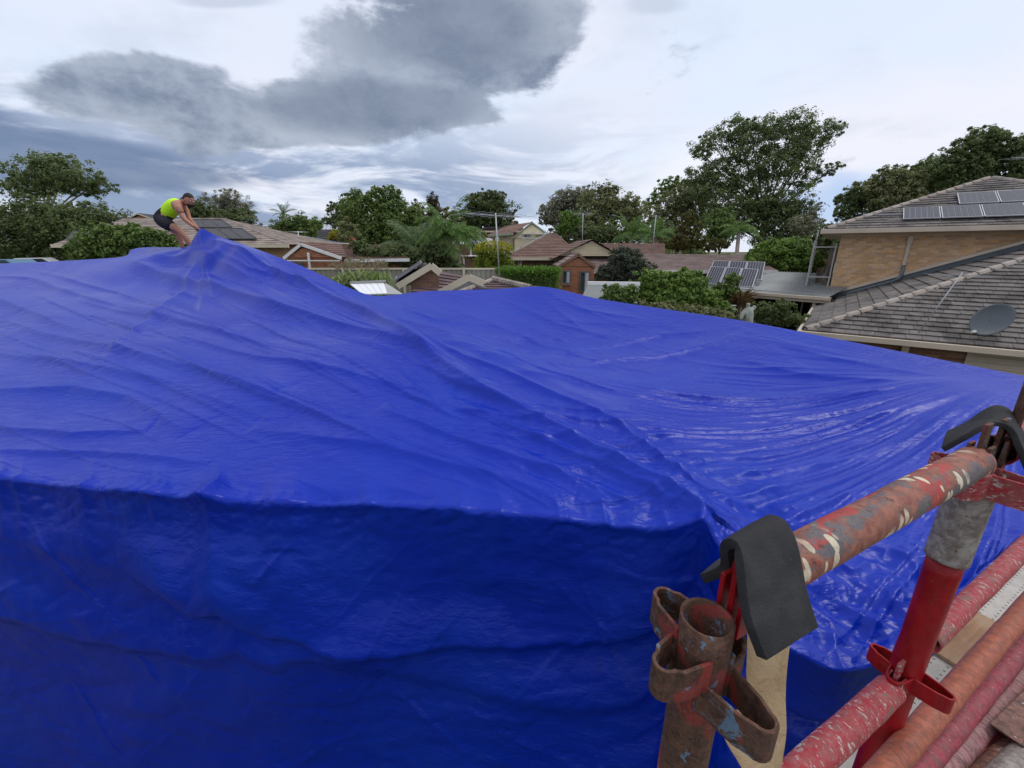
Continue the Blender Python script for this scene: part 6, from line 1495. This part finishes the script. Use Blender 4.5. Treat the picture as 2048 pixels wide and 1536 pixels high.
Y = 24; far_house('house', 'small orange brick building seen just left of the lattice screen', XP(1625,Y), XP(1668,Y), Y, Y+3, ZP(527,Y), ZP(512,Y), M_ROOFLONG, M_REDBRICK, 'gy', rx=XP(1640,Y), trim=M_CREAMTRIM, ov=.1)

# distant tree line right round so the horizon never shows bare
n_ = 26000; th_ = nrg.uniform(-1.35, 1.35, n_); rr_ = nrg.uniform(120, 150, n_); hh = 5.0+1.6*np.sin(th_*23)+1.3*np.sin(th_*51+1)+1.0*np.sin(th_*97+2)
C = np.stack([np.sin(th_)*rr_, np.cos(th_)*rr_, nrg.uniform(0, 1, n_)**.7*hh], 1)
o = leaves('distant_woodland', L_DARK, None, C, 1.5*nrg.uniform(.5, 1.2, n_), .7); tag(o, 'far tree line closing the horizon behind the houses', 'woodland', kind='stuff')
# parked vehicles glimpsed under the dark trees on the left
def car(label, px, py, Y, mt, L_=4.3, rz=0):
    p = at(px, py, Y); t = thing('parked_car', label, 'car', (p.x, Y, 0), rz, 'parked cars'); z0 = p.z-.6
    prof = [(-L_/2,.35),(-L_/2,.75),(-L_*.42,.85),(-L_*.22,.92),(-L_*.10,1.38),(L_*.25,1.42),(L_*.40,.95),(L_/2,.88),(L_/2,.35)]
    m = M(); n_ = len(prof); vs = [(x, -.85, z0+z) for x, z in prof]+[(x, .85, z0+z) for x, z in prof]; m.add(vs, [tuple(range(n_)), tuple(reversed(range(n_, 2*n_)))]+[(i, i+n_, (i+1)%n_+n_, (i+1)%n_) for i in range(n_)]); m.build('body', mt, t, world=False, bevel=.05)
    m = M(); gp = [(-L_*.19,.95),(-L_*.09,1.32),(L_*.24,1.35),(L_*.36,.95)]; m.add([(x,-.86,z0+z) for x, z in gp], [(0,1,2,3)]); m.build('side_window', M_GLASS, t, world=False)
    for x in (-L_*.32, L_*.32): M().tube([(x,-.88,z0+.33),(x,-.66,z0+.33)], .33, 18).build('wheel', M_DARKIN, t, world=False)
    M().box((-L_/2-.01,-.7,z0+.6),(-L_/2+.03,-.5,z0+.72)).build('headlight', M_WHITE, t, world=False)
    return t
car('blue car parked under the dark trees at the left edge', 15, 543, 30, mat('car_blue', (.02,.12,.22), .3, .5, coat=.5)); car('silver car half hidden by trunks right of the blue car', 62, 538, 33, mat('car_silver', (.45,.46,.48), .3, .5, coat=.5), rz=.5)
# ------------------------------------------------------------------ the worker
M_SKIN = mat('tanned_skin', (.36,.165,.105), .55, .4, var=.12, vscale=9)
M_HIVIS = mat('hi_vis_yellow', (.50,.86,.015), .7, .3, var=.06, vscale=8)
M_SHORT = mat('charcoal_shorts', (.022,.022,.028), .85, .2, var=.2, vscale=9)
M_HAIR = mat('dark_hair', (.018,.013,.011), .7, .3)
YW = 8.75
wp = lambda px, py, dy=0: tuple(at(px, py, YW+dy))
wk = thing('person', 'man in a hi-vis yellow singlet and black shorts bending to pull up the tarpaulin', 'person', tuple(at(365, 500, YW).xy)+(EYE-.03,))
# joints (near side = his right = towards the camera)
body = [(*wp(326,437,.12),.10), (*wp(335,425,.12),.095), (*wp(346,415,.12),.105), (*wp(357,410,.12),.11), (*wp(365,405,.12),.058), (*wp(371,402,.11),.055), (*wp(377,399,.10),.085),
 (*wp(326,441,.01),.095), (*wp(343,452,-.02),.080), (*wp(360,462,-.03),.058), (*wp(368,471,-.02),.058), (*wp(376,484,0),.045), (*wp(383,497,.02),.033), (*wp(392,499,.02),.028),
 (*wp(327,442,.22),.095), (*wp(341,455,.22),.080), (*wp(355,467,.20),.056), (*wp(359,477,.20),.052), (*wp(363,488,.20),.038), (*wp(365,498,.20),.032), (*wp(374,500,.20),.028),
 (*wp(355,411,-.06),.075), (*wp(360,424,-.10),.056), (*wp(368,437,-.12),.046), (*wp(380,447,-.13),.038), (*wp(392,455,-.13),.026),
 (*wp(366,411,.30),.065), (*wp(374,424,.30),.050), (*wp(379,438,.26),.042), (*wp(388,448,.15),.034), (*wp(395,456,.02),.026)]
ed = [(0,1),(1,2),(2,3),(3,4),(4,5),(5,6),(0,7),(7,8),(8,9),(9,10),(10,11),(11,12),(12,13),(0,14),(14,15),(15,16),(16,17),(17,18),(18,19),(19,20),(3,21),(21,22),(22,23),(23,24),(24,25),(3,26),(26,27),(27,28),(28,29),(29,30)]
skin('body', body, ed, M_SKIN, wk)
# clothing
skin('singlet', [(*wp(329,433,.12),.128), (*wp(336,424,.12),.142), (*wp(346,415,.12),.156), (*wp(355,410,.12),.152), (*wp(362,407,.12),.108)], [(0,1),(1,2),(2,3),(3,4)], M_HIVIS, wk)
skin('shorts', [(*wp(338,425,.12),.150), (*wp(327,436,.12),.158), (*wp(325,441,.06),.142), (*wp(327,444,.0),.128), (*wp(338,450,-.02),.118), (*wp(346,455,-.025),.105), (*wp(327,444,.22),.128), (*wp(339,454,.22),.110)], [(0,1),(1,2),(2,3),(3,4),(4,5),(1,6),(6,7)], M_SHORT, wk)
# arms lie outside the singlet: deltoid cap
skin('shoulder', [(*wp(354,410,-.10),.088), (*wp(359,421,-.12),.068), (*wp(363,428,-.12),.056)], [(0,1),(1,2)], M_SKIN, wk)
# head: face faces right
hc_ = Vector(wp(377.5,400.5,.10)); fx = Vector((.93,-.25,-.27)).normalized(); fu = Vector((.27,0,.96)).normalized(); fu = (fu-fx*fu.dot(fx)).normalized(); fs_ = fx.cross(fu)
def ell(name, c, rx_, ry_, rz_, mt, parent, cut=None, seg=24, lat=16):
    vs, fc = [], []
    for i in range(lat+1):
        t = math.pi*i/lat
        for k in range(seg):
            p = 2*math.pi*k/seg; q = (math.sin(t)*math.cos(p)*rx_, math.sin(t)*math.sin(p)*ry_, math.cos(t)*rz_); vs.append(c+fx*q[0]+fs_*q[1]+fu*q[2])
    for i in range(lat):
        for k in range(seg):
            f = (i*seg+k, (i+1)*seg+k, (i+1)*seg+(k+1)%seg, i*seg+(k+1)%seg)
            if cut is None or cut(sum((vs[a] for a in f), Vector())/4-c): fc.append(f)
    return M().add(vs, fc).build(name, mt, parent, smooth=True)
ell('head', hc_, .098, .078, .118, M_SKIN, wk); ell('jaw', hc_+fx*.035-fu*.065, .062, .055, .055, M_SKIN, wk)
ell('nose', hc_+fx*.100-fu*.012, .024, .014, .020, M_SKIN, wk); ell('ear', hc_-fx*.008-fs_*.078*(1 if fs_.y > 0 else -1)-fu*.005, .018, .010, .030, M_SKIN, wk); ell('ear', hc_-fx*.008+fs_*.078*(1 if fs_.y > 0 else -1)-fu*.005, .018, .010, .030, M_SKIN, wk)
ell('hair', hc_+fu*.012-fx*.006, .108, .087, .122, M_HAIR, wk, cut=lambda v: v.dot(fu) > .035-.25*(-v.dot(fx)) if v.dot(fx) > -.02 else v.dot(fu) > -.03)
ell('beard', hc_+fx*.040-fu*.078, .066, .060, .048, M_HAIR, wk)
for s in (-1, 1):
    ell('eye', hc_+fx*.086+fs_*s*.032+fu*.006, .010, .012, .008, M_WHITE, wk); ell('eyebrow', hc_+fx*.090+fs_*s*.032+fu*.024, .010, .020, .006, M_HAIR, wk)
# hands gripping the sheet
grip = Vector(wp(399,459,-.02))
for (wr0, dy) in ((Vector(wp(392,455,-.13)), -.06), (Vector(wp(395,456,.02)), .05)):
    d = (grip+Vector((0,dy,0))-wr0).normalized(); s = Vector((0,1,0)); up = d.cross(s).normalized(); vs = [(*wr0, .022), (*(wr0+d*.05), (.034,.018)), (*(wr0+d*.085), (.034,.016))]; es = [(0,1),(1,2)]
    for k in range(4):
        b0 = wr0+d*.085+s*(k-1.5)*.019; L_ = (.030,.034,.032,.026)[k]; i0 = len(vs); vs += [(*b0, .009), (*(b0+d*L_-up*.004), .0085), (*(b0+d*(L_+.016)-up*.022), .008), (*(b0+d*(L_+.004)-up*.040), .007)]; es += [(2,i0),(i0,i0+1),(i0+1,i0+2),(i0+2,i0+3)]
    i0 = len(vs); b0 = wr0+d*.035-s*.032; vs += [(*b0, .011), (*(b0+d*.03-s*.008-up*.016), .010), (*(b0+d*.052-up*.028), .008)]; es += [(1,i0),(i0,i0+1),(i0+1,i0+2)]
    skin('hand', vs, es, M_SKIN, wk, 1)
# boots
for q in ((385,499,.02), (367,500,.20)):
    a = Vector(wp(*q)); skin('boot', [(*(a+Vector((-.04,0,.05))), .045), (*(a+Vector((0,0,.0))), .05), (*(a+Vector((.12,-.02,-.015))), (.045,.035)), (*(a+Vector((.19,-.03,-.02))), (.04,.028))], [(0,1),(1,2),(2,3)], M_SHORT, wk, 1)
